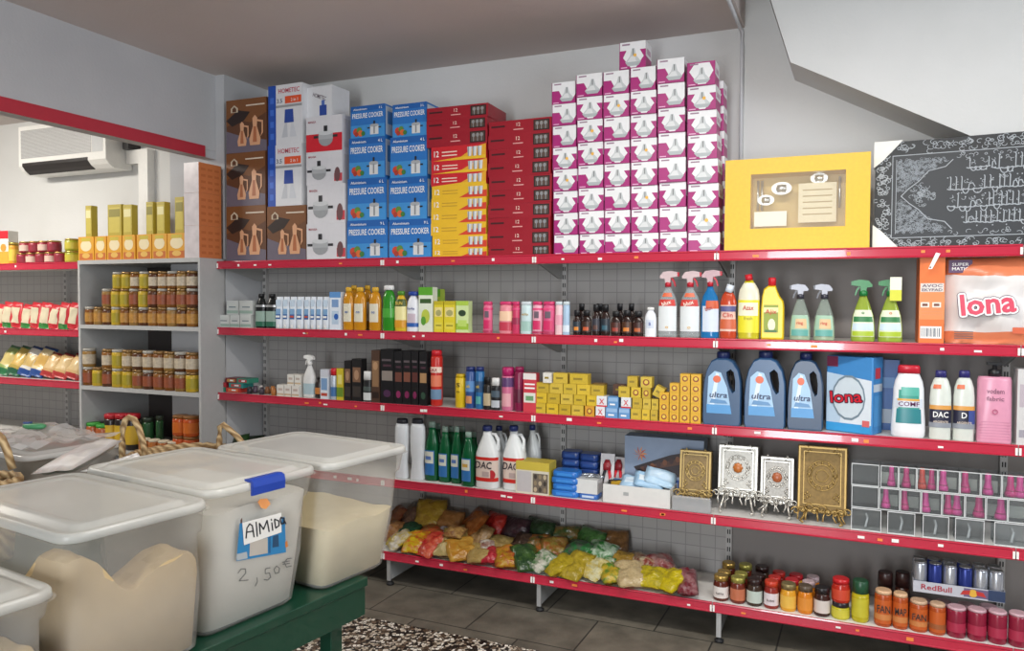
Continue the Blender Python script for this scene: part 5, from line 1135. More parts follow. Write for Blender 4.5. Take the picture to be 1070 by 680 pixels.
# blue packs
BP = M('2a6fc0', .3); NB = M('24407f', .3)
def pack(a, b_, z, d, m, name, lab, h, dep=.09, grp=None, m2=None):
    A, B = on_y(a, 500, d).x, on_y(b_, 500, d).x; w = B-A; mb = MB()
    def rr(k, zz): return [(x, y+dep/2, zz) for x, y in sup(w/2*k, dep/2*k, 6, 20)]
    mb.loft([rr(.93, 0), rr(1, h*.2), rr(1, h*.8), rr(.93, h)], m); mb.fr(-w*.3, w*.3, h*.3, h*.7, m2 or m, 2)
    tag(mb.build(name, None, ((A+B)/2, d, z+.0005), random.uniform(-.04, .04)), lab, 'pack', grp)
for k in range(4): pack(575.5+(k % 2), 604-(k % 2), Z4+.0365*k, .03, BP, 'sponge_pack', 'bright blue pack in the front stack, %s from bottom' % ORD[k], .036, .1, 'bright blue packs', M('3f8ad8', .3))
for k in range(5): pack(586, 604.5, Z4+.045*k, .2, NB, 'sponge_pack', 'navy blue pack in the rear left stack, %s from bottom' % ORD[k], .044, .1, 'navy blue packs', M('2f559a', .3))
for k in range(5): pack(605, 624, Z4+.044*k, .2, NB, 'sponge_pack', 'navy blue pack in the rear right stack, %s from bottom' % ORD[k], .043, .1, 'navy blue packs', M('2a4a8c', .3))
pack(604, 625, Z4, .04, M('3a6ab8', .35), 'sponge_pack', 'blue and white pack beneath the small white box', .03, .09, None, M('c3d0e2', .4))
carton('small_box', 'small white box lying on a blue pack', 'box', 601.5, 625.5, 501, 4, .04, .1, M('d3d4d2', .45), None, z=Z4+.031)
cx = on_y(613, 500, .08).x; zt = on_y(613, 501.5, .04).z
mb = MB(); rnd = random.Random(5)
for k in range(7): 
    x = cx-.05+.016*k; mb.tube([(x, .1+rnd.uniform(-.03, .03), zt+.012), (x+.05, .1+rnd.uniform(-.03, .03), zt+.016)], .008, STEEL, 6)
tag(mb.build('steel_wool', None), 'tangle of shiny steel scourers on the small white box', 'scourer', kind='stuff')
# red handled tools in blister packs
for k, (px_, py, rz) in enumerate(((633, 497, .1), (643, 497, -.1), (650, 500, .2))):
    q = on_y(px_, 500, .16+.02*k); t = thing('can_opener', 'kitchen tool on a card with red handles, %s from left' % ORD[k], 'tool', (q.x, .16+.03*k, Z4+.002), rz, 'red handled kitchen tools', rx=-.25)
    mb = MB(); mb.box(-.04, .04, .006, .009, 0, .235-.02*k, M('c9c6c8', .4)); mb.build('card', t)
    mb = MB(); mb.tube([(-.018, 0, .04), (-.02, 0, .1), (-.012, 0, .14)], .009, CRED if k else M('2b2b33', .4), 8); mb.build('handle', t)
    mb = MB(); mb.tube([(.018, 0, .04), (.02, 0, .1), (.012, 0, .14)], .009, CRED, 8); mb.build('handle', t)
    mb = MB(); mb.lathe(0, -.004, [(.022, .14), (.024, .17), (.012, .2)], M('8a1f28', .4) if k < 2 else STEEL, 12, sy=.35); mb.build('tool_head', t)
# picture carton with dark knife picture
cx, w, h = slot(654, 737, 458, 4, .2)
t = thing('picture_box', 'grey blue carton with dark barbecue picture behind the tray', 'box', (cx, .2, Z4+.001), 0)
mb = MB(); mb.box(-w/2, w/2, 0, .12, 0, h, M('8494ac', .45)); mb.build('box', t)
mb = MB(); mb.fp([(-.38*w, h*.5), (.1*w, h*.74), (.5*w, h*.86), (.5*w, h*.42), (-.3*w, h*.34)], M('2e2428', .45), 1); mb.fp([(-.3*w, h*.5), (.4*w, h*.76), (.42*w, h*.66), (-.26*w, h*.44)], M('5a3a2c', .45), 2)
for i in range(8): mb.fd(w*(-.22+.08*i), h*(.5+.035*i), w*.03, h*.05, M('7a4a30' if i % 2 else '40282a', .45), 3, n=8)
for i in range(10):
    a = i*.63; mb.fp([(-.3*w, h*.7), (-.3*w+w*.1*math.cos(a), h*.72+h*.13*math.sin(a)), (-.3*w+w*.05*math.cos(a+.3), h*.72+h*.06*math.sin(a+.3))], M('c0542c' if i % 2 else 'd88a3a', .45), 4+i*.2)
mb.fr(-.1*w, .5*w, 0, h*.34, M('23428a', .45), 2); mb.ft('BLUE', .22*w, h*.2, h*.1, M('b9c6dc', .5), 4, w=w*.2); mb.ft('SKY', .24*w, h*.07, h*.08, M('b9c6dc', .5), 4, w=w*.12)
mb.build('print', t)
# white tray with light blue bags
cx, w, h = slot(631.5, 702, 509, 4, .015)
t = thing('tray', 'long open white cardboard tray holding light blue bags', 'tray', (cx, .015, Z4+.001), 0)
WB = M('d9d8d4', .5); mb = MB(); dp = .17
mb.box(-w/2, w/2, 0, .003, 0, h, WB); mb.box(-w/2, w/2, dp-.003, dp, 0, h, WB); mb.box(-w/2, -w/2+.003, .003, dp-.003, 0, h, WB); mb.box(w/2-.003, w/2, .003, dp-.003, 0, h, WB); mb.box(-w/2, w/2, 0, dp, 0, .002, WB); mb.fr(-w*.19, -w*.11, h*.48, h*.66, M('a3a5a4', .5), 1)
mb.build('tray', t)
for k, (dx, c, c2, rz) in enumerate(((-.1, '3f7fc0', 'c9dcec', -.1), (-.03, 'a9cbe4', 'd3e4f0', .12), (.05, '9fc4e0', 'e2ecf2', .3), (.1, 'b4d2e8', 'c3d9ea', .2))):
    mb = pouch(.17, .11, .05, M(c, .3), M(c2, .3), None, 90+k); tag(mb.build('wipes_bag', None, (cx+dx, .05+.02*k, Z4+h*.45+.018*k), rz, -1.15+.1*k, .25), 'light blue soft pack lying in the white tray, %s from left' % ORD[k], 'pack', 'light blue packs in the tray')
mb = pouch(.12, .08, .04, M('3a352c', .4), M('b8922c', .4), None, 97); tag(mb.build('wipes_bag', None, (cx-w*.3, .06, Z4+h*.6), .2, -1.0), 'dark and yellow pack at the tray\'s left end', 'pack')
# ornate metal book boxes with scroll feet
GO = [M('86704a', .5, .4, var=.45, scale=70), M('a5a29b', .42, .6, var=.35, scale=80), M('8f8b85', .42, .6, var=.45, scale=80), M('7e6538', .5, .45, var=.45, scale=60)]
GL = [M('b89e66', .4, .6), M('cfccc4', .35, .7), M('c4c0b8', .35, .7), M('a88b52', .4, .6)]
def scroll_stand(k, a, b_, yt, yb, lab, d, lift, gem=None):
    A, B = on_y(a, 500, d).x, on_y(b_, 500, d).x; w = B-A; z0 = Z4+.001; h = on_y((a+b_)/2, yt, d).z-z0
    t = thing('ornate_book_box', lab, 'book box', ((A+B)/2, d, z0), 0, 'ornate metal book boxes', rx=-.12)
    m, g = GO[k], GL[k]; zb = lift; mb = MB()
    mb.box(-w/2, w/2, 0, .045, zb, h, m, c=.004); mb.build('cover', t)
    mb = MB(); e = .006       # raised double frame
    for q, th_ in ((.0, .008), (.1, .004)):
        x0, x1, za, zc = -w*(.48-q), w*(.48-q), zb+h*.02+q*h*.9, h*(.985-q*.6)
        mb.box(x0, x1, -e, 0, za, za+th_, g); mb.box(x0, x1, -e, 0, zc-th_, zc, g); mb.box(x0, x0+th_, -e, 0, za+th_, zc-th_, g); mb.box(x1-th_, x1, -e, 0, za+th_, zc-th_, g)
    mb.build('raised_frame', t)
    mb = MB(); zc = zb+(h-zb)*.56     # medallion of rings and leaves
    for r in (.3, .22, .12):
        n = 24; pts = [(w*r*math.cos(2*math.pi*i/n), -.004, zc+w*r*1.05*math.sin(2*math.pi*i/n)) for i in range(n+1)]; mb.tube(pts, .003, g, 6)
    for i in range(12):
        a_ = i*math.pi/6; mb.lathe(w*.26*math.cos(a_), -.002, [(.001, zc+w*.27*math.sin(a_)-.012), (.006, zc+w*.27*math.sin(a_)), (.001, zc+w*.27*math.sin(a_)+.012)], g, 6)
    for sx in (-1, 1):
        for zz in (.2, .88):
            for q in range(5): mb.lathe(sx*w*(.34-.05*(q % 3)), -.002, [(.001, zb+(h-zb)*zz-.008+q*.008), (.006, zb+(h-zb)*zz+q*.008), (.001, zb+(h-zb)*zz+.008+q*.008)], g, 6)
    mb.build('medallion', t)
    if gem:
        mb = MB(); mb.lathe(0, -.006, [(.002, zc-.026), (.018, zc-.02), (.026, zc), (.018, zc+.02), (.002, zc+.026)], M(gem, .3), 14, sy=.35); mb.build('stone', t)
    mb = MB(); rnd = random.Random(40+k)       # lacy scroll work along the bottom and feet
    for i in range(9):
        cx_ = -w*.52+w*1.04*i/8; cz = zb+.012+rnd.uniform(-.008, .014); R = .017+rnd.uniform(0, .007); s = rnd.choice((-1, 1)); n = 11
        mb.tube([(cx_+s*R*(1-j/n*.75)*math.cos(j*.62), -.014-rnd.uniform(0, .003), cz+R*(1-j/n*.75)*math.sin(j*.62)) for j in range(n+1)], .0042, g, 6)
    for i in range(6):
        cx_ = -w*.45+w*.9*i/5; mb.tube([(cx_, -.012, zb+.02), (cx_+rnd.uniform(-.02, .02), -.03, zb-.01), (cx_+rnd.uniform(-.015, .015), -.035, max(.006, zb-.035))], .004, g, 6)
    mb.build('scroll_work', t)
    for sx in (-1, 1):
        mb = MB()
        mb.tube([(sx*w*.3, .005, zb+.03), (sx*w*.36, -.02, zb*.6), (sx*w*.42, -.035, .012), (sx*w*.36, -.045, .006)], .006, g, 8); mb.tube([(sx*w*.3, .03, zb+.02), (sx*w*.34, .06, .008)], .005, g, 8)
        mb.build('foot', t)
    return t
scroll_stand(0, 709, 742.5, 471, 514, 'small gold ornate book box left of the shelf seam', .1, .06)
scroll_stand(1, 749.5, 791.5, 466, 518, 'silver ornate book box with orange stone', .09, .085, 'b86a2c')
scroll_stand(2, 794, 829.5, 478, 526, 'smaller silver lacy book box with copper centre', .085, .07, 'a85a34')
scroll_stand(3, 833, 885.5, 467, 540, 'largest ornate gold book box beside the clear containers', .06, .05)
cx, w, h = slot(703, 744, 514, 4, .02)
t = thing('clear_case', 'clear grey plastic case beneath the small gold book box', 'case', (cx+.005, .016, Z4+.001)); mb = MB(); mb.box(-w/2, w/2, 0, .028, 0, .07, M('c9cbcc', .15, clear=.5), c=.003); mb.build('case', t)
mb = MB(); mb.box(-w*.48, w*.48, .002, .026, .071, .074, M('dcdcdc', .2, clear=.3)); mb.build('lid', t)
# clear containers with pink tapered handles
CLR = M('dfe3e4', .08, clear=.95, var=0); EDGE = M('f0f2f2', .2, clear=.3, var=0); WBK = M('a3a69f', .5)
def bin_(a, b_, z, h, d, lab, open_front=False, dep=.1, grp='clear plastic containers', back=False):
    A, B = on_y(a, 520, d).x, on_y(b_, 520, d).x; w = B-A
    t = thing('clear_container', lab, 'container', ((A+B)/2, d, z+.0005), 0, grp); mb = MB(); e = .0025
    mb.box(-w/2, w/2, 0, e, 0, h, CLR); mb.box(-w/2, w/2, dep-e, dep, 0, h, CLR); mb.box(-w/2, -w/2+e, e, dep-e, 0, h, CLR); mb.box(w/2-e, w/2, e, dep-e, 0, h, CLR); mb.box(-w/2+e, w/2-e, e, dep-e, 0, e, CLR); mb.build('box', t)
    mb = MB()
    for zz in (0, h-.004): mb.box(-w/2-.001, w/2+.001, -.0015, .0005, zz, zz+.004, EDGE); 
    for xx in (-w/2-.001, w/2-.002): mb.box(xx, xx+.003, -.0015, .0005, .004, h-.004, EDGE)
    mb.build('rim', t)
    if back:
        mb = MB(); mb.box(-w*.48, w*.48, dep*.8, dep*.85, .004, h*.55, WBK); mb.build('back_card', t)
    return t, (A+B)/2, w
hB = .108
for k, (a, b_) in enumerate(((890, 921), (928, 956.5), (965, 992), (999, 1029), (1040, 1080))):
    t, x, w = bin_(a, b_, Z4, hB-.002, .03, 'empty clear container in the bottom tier, %s from left' % ORD[k])
    mb = MB(); mb.tube([(-w*.02, .03, .01), (w*.06, .05, .05), (0, .06, .07)], .006, M('c9cccc', .2), 6); mb.build('scoop', t)
mid = [(890, 918), (919, 940), (941, 962), (963, 984), (985, 1008), (1009, 1030), (1031, 1053), (1054, 1080)]
tp = [(889.5, 918), (920, 938), (939, 957), (958, 979), (980, 1002), (1003, 1024), (1025, 1046), (1047, 1080)]
PK = M('d0247c', .3); PK2 = M('e0409a', .3); ORR = M('d8402a', .3)
def cone(px_, y0, y1, d, lab, m, wpx):
    q0 = on_y(px_, y1, d); q1 = on_y(px_, y0, d); h = q1.z-q0.z; r = wpx/2*.0043
    t = thing('pink_applicator', lab, 'applicator', (q0.x, d, q0.z), 0, 'tapered applicators in the clear containers')
    mb = MB(); mb.lathe(0, 0, [(r, 0), (r, h*.16), (r*.9, h*.2), (r*.55, h*.55), (r*.5, h*.92), (r*.35, h)], m, 14); mb.build('body', t)
    mb = MB(); mb.lathe(0, 0, [(r*.82, h*.26), (r*.8, h*.3)], M('8f1450', .3) if m is not ORR else M('8f2010', .3), 14); mb.lathe(0, 0, [(r*.7, h*.42), (r*.68, h*.45)], M('8f1450', .3) if m is not ORR else M('8f2010', .3), 14); mb.build('ring', t)
for q, (lst, tier) in enumerate(((mid, 'middle'), (tp, 'top'))):
    for k, (a, b_) in enumerate(lst):
        bin_(a, b_, Z4+hB*(q+1), hB-.002, .035, 'clear container in the %s tier, %s from left' % (tier, ORD[k]), back=k > 0)
zb1, zb2 = Z4+hB+.004, Z4+2*hB+.004
for lst, zb, tier in ((((926, 9), (945.5, 9), (967.5, 10), (991, 9), (1000.5, 10), (1023.5, 11), (1046.5, 11)), zb1, 'middle'), (((931.5, 8), (947, 9), (963.5, 9), (973.5, 8), (985.5, 10), (1008.5, 10), (1032.5, 10), (1056, 10), (1066, 10)), zb2, 'top')):
    for k, (px_, wp) in enumerate(lst):
        m = ORR if (tier == 'top' and k == 2) else (PK if k % 2 else PK2)
        q = on_y(px_, 500, .075); t = thing('tapered_applicator', '%s tapered applicator in the %s clear tier, %s from left' % ('orange red' if m is ORR else 'pink', tier, ORD[k]), 'applicator', (q.x, .075, zb), 0, 'tapered applicators in the clear containers')
        r = wp/2*.0046; h = .096
        mb = MB(); mb.lathe(0, 0, [(r, 0), (r, h*.16), (r*.9, h*.2), (r*.6, h*.55), (r*.55, h*.92), (r*.4, h)], m, 14); mb.build('body', t)
        mb = MB(); dk = M('8f1450', .3) if m is not ORR else M('8f2010', .3); mb.lathe(0, 0, [(r*.88, h*.26), (r*.86, h*.3)], dk, 14); mb.build('ring', t)

# ================================================================== bottom shelf: bags
Z5 = DECK[4]
def bagmat(c1, c2, sc):
    """crinkled printed film: two print colours in patches, glossy"""
    key = ('bag', c1, c2, sc)
    if key in _mats: return _mats[key]
    m, nt, p = nodes_mat('film_%s' % c1)
    tc = nt.nodes.new('ShaderNodeTexCoord'); nz = nt.nodes.new('ShaderNodeTexNoise'); nz.inputs['Scale'].default_value = sc; nz.inputs['Detail'].default_value = 4; nz.inputs['Distortion'].default_value = .6
    cr = nt.nodes.new('ShaderNodeValToRGB'); e = cr.color_ramp.elements; e[0].position = .4; e[1].position = .62
    e[0].color = (*[x*.72 for x in hexc(c1)], 1); e[1].color = (*[x*.72 for x in hexc(c2)], 1)
    n2 = nt.nodes.new('ShaderNodeTexNoise'); n2.inputs['Scale'].default_value = 38; bp = nt.nodes.new('ShaderNodeBump'); bp.inputs['Strength'].default_value = .7; bp.inputs['Distance'].default_value = .012
    for n in (nz, n2): nt.links.new(tc.outputs['Object'], n.inputs['Vector'])
    nt.links.new(nz.outputs['Fac'], cr.inputs['Fac']); nt.links.new(cr.outputs['Color'], p.inputs['Base Color']); nt.links.new(n2.outputs['Fac'], bp.inputs['Height']); nt.links.new(bp.outputs['Normal'], p.inputs['Normal'])
    p.inputs['Roughness'].default_value = .28
    _mats[key] = m
    return m
mb = MB(); mb.box(X0+.04, SEAM[4]+.9, .012, UPY-.06, Z5+.0003, Z5+.0015, M('e6e4e0', .6)); tag(mb.build('shelf_paper', None), 'white paper lining the bottom shelf', 'paper')
mb = MB(); mb.box(X0+.04, SEAM[4]+.9, .012, UPY-.06, Z4+.0001, Z4+.0004, M('e2e0dc', .6)); tag(mb.build('shelf_paper', None), 'white paper lining the fourth shelf under the bottles', 'paper')
BAGS = [  # px, py, width px, colour, print colour, layer, words
 (418,572,26,'c9b02c','d8cfc0',0,'yellow'),(436,574,28,'d8b81c','d0602c',0,'yellow and red'),(452,581,26,'c01f24','e06a4a',0,'bright red'),(470,574,30,'b8a468','cdb37a',0,'beige'),(484,585,34,'c98a2c','d8a84a',0,'orange'),(502,586,28,'b89a5a','c9ae72',0,'sandy'),
 (514,592,24,'b81c34','d04a4a',0,'red'),(533,591,30,'c8982c','b0522c',0,'yellow brown'),(550,588,26,'2c4a2c','4a6a34',0,'dark green'),(566,589,26,'3f7a3a','d8d4c4',0,'green and white'),(584,595,28,'c9b030','b09a24',0,'yellow spiced'),(602,601,26,'c2a832','a8922a',0,'mustard'),
 (622,601,30,'d6bc4a','e2dcb0',0,'yellow and white'),(641,604,28,'cfae34','5a8a34',0,'yellow and green'),(660,608,30,'c9b184','d2bc90',0,'pale beige'),(682,611,28,'d2bc24','b8a82a',0,'vivid yellow'),(702,612,28,'dcc61c','c8b424',0,'lemon yellow'),(718,607,18,'7a2430','a8787a',0,'maroon'),
 (413,556,22,'8a5a34','a87a4a',1,'brown'),(426,555,24,'1f3a2c','2c5a3c',1,'dark green'),(444,558,32,'9a6a3a','c0522c',1,'brown and red'),(464,567,28,'b8aeb4','d2ccd0',1,'white and lilac'),(482,560,30,'b49a58','a8884a',1,'tan'),(499,563,28,'8a6a40','a8865a',1,'brown seed'),
 (520,568,36,'b59c62','a08850',1,'grainy beige'),(545,572,28,'3a2c28','5a4638',1,'dark brown'),(564,576,30,'4a5a2c','b0622c',1,'green and orange'),(580,572,26,'9a5a2a','8a7a34',1,'copper'),(603,576,32,'5a5a52','2f7a3f',1,'clear green'),(624,578,30,'2f7a34','c9dcc4',1,'bright green'),(644,585,34,'9a7a34','b08a3a',1,'olive brown'),
 (668,592,36,'cdbf9f','8a3a2c',1,'cream and red'),(692,598,28,'b08a84','8a2f34',1,'dusty red'),
 (414,540,24,'7a3a24','8a5a34',2,'rusty brown'),(430,540,24,'5a3f34','7a5a44',2,'dull brown'),(450,538,30,'b08a2c','c9a83a',2,'golden'),(468,545,32,'a8713a','c08a50',2,'caramel'),(497,545,36,'a85a24','c0783a',2,'orange brown'),(515,553,26,'a81f20','c83a30',2,'scarlet'),(537,553,34,'2f2228','4a3038',2,'blackish purple'),(562,558,36,'1f3220','2f4a2c',2,'blackish green'),
 (428,566,18,'c8402c','e0c8a0',3,'small red and cream'),(457,571,20,'d8c890','8a5a2c',3,'small pale'),(476,556,20,'8a5a34','c8a060',3,'small nutty'),(494,576,20,'d09a3c','e8d8b8',3,'small amber'),(508,571,16,'e0d8cc','9a6a5a',3,'small whitish'),(527,580,20,'c07a2c','d8b060',3,'small copper'),(543,581,18,'2f6a34','e0dcc8',3,'small green'),(561,583,18,'e2dcc8','3a8a44',3,'small white and green'),(576,586,16,'d86a2c','f0e0c8',3,'small orange'),
 (596,590,18,'b8a02c','e8e0b0',3,'small mustard'),(613,592,20,'d8c84a','3f8a3a',3,'small lime printed'),(631,590,18,'3f8a3a','e8e4d0',3,'small leaf printed'),(652,597,18,'c8b46a','6a8a34',3,'small straw'),(674,601,20,'e0d4a8','a8442c',3,'small ivory'),(694,603,16,'c8a8a0','8a3038',3,'small rosy'),
 (590,567,34,'3f5a30','8a6a34',2,'mossy'),(616,566,34,'3a6a34','5a8a4a',2,'leaf green'),(640,570,28,'6a4a2c','8a6238',2,'chestnut')]
for k, (px_, py, wp, c, c2, layer, wd) in enumerate(BAGS):
    d = (.075, .2, .33, .13)[layer]; q = on_y(px_, py+(2, 2, 0, 0)[layer], d); w = wp*.0052*(1, 1.04, 1.1, 1.05)[layer]
    h = (.165+.025*((k*7) % 3))*(.62 if layer == 3 else 1); tilt = (-1.25, -.95, -.6, -1.15)[layer]+random.uniform(-.2, .2); th = .075 if layer < 3 else .045
    zc = max(q.z, Z5+.032)
    mb = pouch(w*1.18, h, th, bagmat(c, c2, 16), bagmat(c2, c, 26), bagmat(c, c2, 30), 200+k, nx=14, ny=14, zone=(.3, .72))
    # origin at the bag's lower seam; centre it on the wanted point
    yaw = random.uniform(-.8, .8); R = Matrix.Rotation(yaw, 3, 'Z') @ Matrix.Rotation(tilt, 3, 'X')
    off = R @ Vector((0, 0, h/2))
    loc = Vector((q.x, d, zc))-off
    lo = min((loc+R @ Vector(v)).z for v in mb.v)
    if lo < Z5+.002: loc.z += Z5+.002-lo
    yb = max((loc+R @ Vector(v)).y for v in mb.v)
    if yb > UPY-.035: loc.y -= yb-(UPY-.035)
    tag(mb.build('food_bag', None, loc, yaw, tilt), '%s food bag in the %s of the bottom heap, %s' % (wd, ('front', 'middle', 'back', 'upper layer')[layer], 'left end' if px_ < 440 else 'left half' if px_ < 550 else 'right half' if px_ < 630 else 'right end'), 'bag', 'food bags heaped on the bottom shelf')
# jars on the bottom shelf
def jar(a, b_, yt, d, lab, body, lid, labm=None, z=None, lidh=.2, e=2, grp=None, txt=None):
    return bottle('food_jar', lab, 'jar', a, b_, yt, 5, d, [(0, .86), (.04, .97), (.1, 1), (.6, 1), (.72, .9), (1-lidh, .86)], body, (lid, 'wide', .93), ([(.14, .58, labm, 'full')] if labm else []), [(txt, .3, .09, M('4a3a3a', .5), .5)] if txt else [], e=2, dp=1, group=grp, z=z)
GLD = M('b59550', .32, .7); DKB = M('2a1816', .3)
front = [(747.5, 764, 603, '5a2418', GLD, 'd9d2cc', 'gold lidded jar with white label', 'lutta'), (765.5, 782, 605, '6a2a1c', M('a8a050', .35, .5), 'b86a4a', 'brown jar with olive lid and orange label', None), (783, 800, 607, '3a2a20', DKB, 'b9c4ba', 'dark lidded jar with grey green label', None), (801.5, 817.5, 609, '8a2a24', M('c03a24', .35), 'd9cdd0', 'red lidded jar with white label', 'lutti'),
         (819, 836.5, 612, 'd89a2c', M('8a7a50', .35, .4), 'e0b24a', 'yellow orange jar with gold lid', None), (837.5, 854, 614, 'd07a1c', M('5a4a3a', .35), 'd88a34', 'bright orange jar with dark lid', None), (855, 872.5, 616, '3a1f1a', M('1f1a1c', .35), 'd3c8c0', 'black lidded jar with white and orange label', None)]
for k, (a, b_, yt, c, lid, lm, lab, tx) in enumerate(front): jar(a, b_, yt, .025, lab+', front row, %s' % ORD[k], M(c, .2), lid, M(lm, .45), txt=tx, grp='jars in the bottom shelf\'s front row')
cx, w, h = slot(873.5, 893.5, 632, 5, .025)
jar(873.5, 893.5, 631, .025, 'yellow jar under the red one, right part of the front row', M('b8b02c', .2), M('1f1820', .35), M('c9c040', .45), lidh=.42)
jar(873.5, 893.5, 607, .025, 'red jar stacked on the yellow one', M('b02a1c', .2), M('c01f24', .35), M('c8452c', .45), z=Z5+h+.001)
jar(895, 914, 609, .025, 'yellow jar with dark green lid at the row\'s right end', M('b4a820', .2), M('1f4a30', .35), M('c2b832', .45), lidh=.42)
for row_, dd, dx, dy in ((1, .12, 4.0, 4.5), (2, .215, 8.5, 9.5)):
    for k, (a, b_, yt, c, lid, lm, lab, tx) in enumerate(front[:6]):
        L = [GLD, M('a8a050', .35, .5), DKB, M('b82a24', .35), M('b8202a', .35), M('c9b0b4', .35)][k]
        jar(a+dx, b_-1.2+dx, yt-dy-(4 if row_ == 2 and k < 3 else 0), dd, '%s jar with %s lid in the %s row, %s from left' % (('brown', 'brown', 'dark', 'red', 'orange', 'orange')[k], ('gold', 'olive gold', 'dark', 'red', 'red', 'pinkish')[k], ('second', 'third')[row_-1], ORD[k]), M(c, .2), L, grp='jars in the rear rows of the bottom shelf')
ORJ = M('a8481a', .25)
for k, (a, b_, yt) in enumerate(((919.5, 938.5, 619), (939, 955.5, 622), (957, 977, 630), (978, 996, 633))):
    t = bottle('drink_jar', 'orange can jar with black lettering, %s from left of four' % ORD[k], 'jar', a, b_, yt, 5, .02, [(0, .92), (.04, 1), (.84, 1), (.9, .92)], ORJ, (M('c9a88a', .35) if k > 1 else M('d8b08a', .3), 'wide', .95), [(.1, .75, M('bf5a22', .4), 'full'), (.2, .36, M('c88048' if k < 3 else '9a5a34', .4))], [('FAN' if k != 1 else 'MAP', .42, .2, M('2a2422', .5), .75)] if k < 3 else [], e=2, dp=1, group='orange jars with black lettering')
for k, (a, b_) in enumerate(((922.5, 939), (941, 957))):
    for q in range(2):
        cx, w, h = slot(a, b_, 600, 5, .13); zz = Z5+.175+q*.05 if False else Z5
    bottle('coffee_jar', 'tall dark brown jar standing behind the orange jars, %s' % ('left', 'right')[k], 'jar', a, b_, 600, 5, .13, [(0, .92), (.04, 1), (.6, 1), (.7, .9)], M('3a1c14', .25), (M('2f1a18', .35), 'wide', 1.0), [(.2, .5, M('5a2a1c', .4), 'full')], e=2, dp=1, group='tall brown jars')
# energy drink tray on cherry cans
pts = [(997, 1018), (1019, 1040), (1041, 1062), (1063, 1084)]
zc = on_y(1010, 640, .03).z
for k, (a, b_) in enumerate(pts):
    bottle('cherry_jar', 'wine red jar with pale rim under the drink tray, %s from left' % ORD[k], 'jar', a, b_, 637+2.2*k, 5, .02, [(0, .9), (.04, 1), (.86, 1), (.92, .94)], M('8a2038', .2), (M('c9a4ac', .3), 'wide', .98), [(.2, .5, M('a8304a', .3), 'full')], e=2, dp=1, group='wine red jars')
for k, (a, b_) in enumerate(((962, 981), (984, 1004), (1008, 1028), (1031, 1052))):
    bottle('cherry_jar', 'wine red jar in the row behind under the drink tray, %s from left' % ORD[k], 'jar', a, b_, 630+2.2*k, 5, .16, [(0, .9), (.04, 1), (.86, 1), (.92, .94)], M('8a2038', .2), (M('c9a4ac', .3), 'wide', .98), [], e=2, dp=1, group='wine red jars')
A, B = on_y(954, 620, .06), on_y(1050, 640, .06); w = B.x-A.x; zt = Z5+.185
hj = max(o.matrix_world.translation.z for o in [scene.camera])*0
t = thing('can_tray', 'cardboard tray of slim silver and blue energy drink cans', 'tray', ((A.x+B.x)/2, .06, zt), 0)
mb = MB(); TR = M('b9bac2', .5); dp = .14; h = .05
mb.box(-w/2, w/2, 0, .002, 0, h, TR); mb.box(-w/2, w/2, dp-.002, dp, 0, h, TR); mb.box(-w/2, -w/2+.002, .002, dp-.002, 0, h, TR); mb.box(w/2-.002, w/2, .002, dp-.002, 0, h, TR); mb.box(-w/2, w/2, 0, dp, -.002, 0, TR)
mb.fr(w*.06, w*.32, h*.1, h*.9, M('6a5a7a', .45), 1); mb.fd(w*.16, h*.5, w*.05, h*.36, M('d8a83a', .45), 2); mb.fp([(w*.02, h*.25), (w*.12, h*.35), (w*.13, h*.75), (w*.05, h*.65)], M('b8302c', .45), 3); mb.fp([(w*.3, h*.25), (w*.2, h*.35), (w*.19, h*.75), (w*.27, h*.65)], M('b8302c', .45), 3); mb.fr(w*.32, w*.5, 0, h, M('2a3a5a', .45), 1)
mb.ft('RedBull', -w*.24, h*.28, h*.5, M('a8283a', .45), 3, w=w*.34); mb.build('tray', t)
for r_ in range(2):
    for k in range(6):
        rr = w/12*.96; x = -w/2+w/6*(k+.5); m = M('2b3a86', .3, .4) if k in (1, 3) else M('c3c6ce', .25, .7)
        tc_ = thing('drink_can', '%s slim can in the %s row of the tray, %s from left' % ('blue' if k in (1, 3) else 'silver', ('front', 'back')[r_], ORD[k]), 'can', ((A.x+B.x)/2+x, .06+.006+rr+r_*(2*rr+.004), zt+.0015), 0, 'slim drink cans in the tray')
        mb = MB(); H_ = .135; mb.lathe(0, 0, [(rr*.85, 0), (rr*.98, .006), (rr*.98, H_*.92), (rr*.86, H_*.98)], m, 16); mb.build('body', tc_)
        mb = MB(); mb.lathe(0, 0, [(rr*.88, H_*.975), (rr*.88, H_), (rr*.8, H_), (rr*.78, H_*.985)], SIL, 16); mb.build('lid', tc_)

for k, (px_, c) in enumerate(((250, '2c4a24'), (261, '1f2a1e'), (272, '2a2226'), (284, '1c1c20'), (297, '26222a'))):
    q = on_y(px_, 445, .12); mb = pouch(.13, .16, .07, M(c, .35, var=.3, scale=30), M('34402c' if k < 2 else '2f2a30', .35), None, 400+k)
    tag(put_bag(mb, 'food_bag', q.x, .12+.03*(k % 2), Z4, .2, -.5, .1*(k-2)), '%s bag on the fourth shelf behind the far tub, %s from left' % (('dark green', 'blackish green', 'dark plum', 'black', 'charcoal')[k], ORD[k]), 'bag', 'dark bags on the fourth shelf')
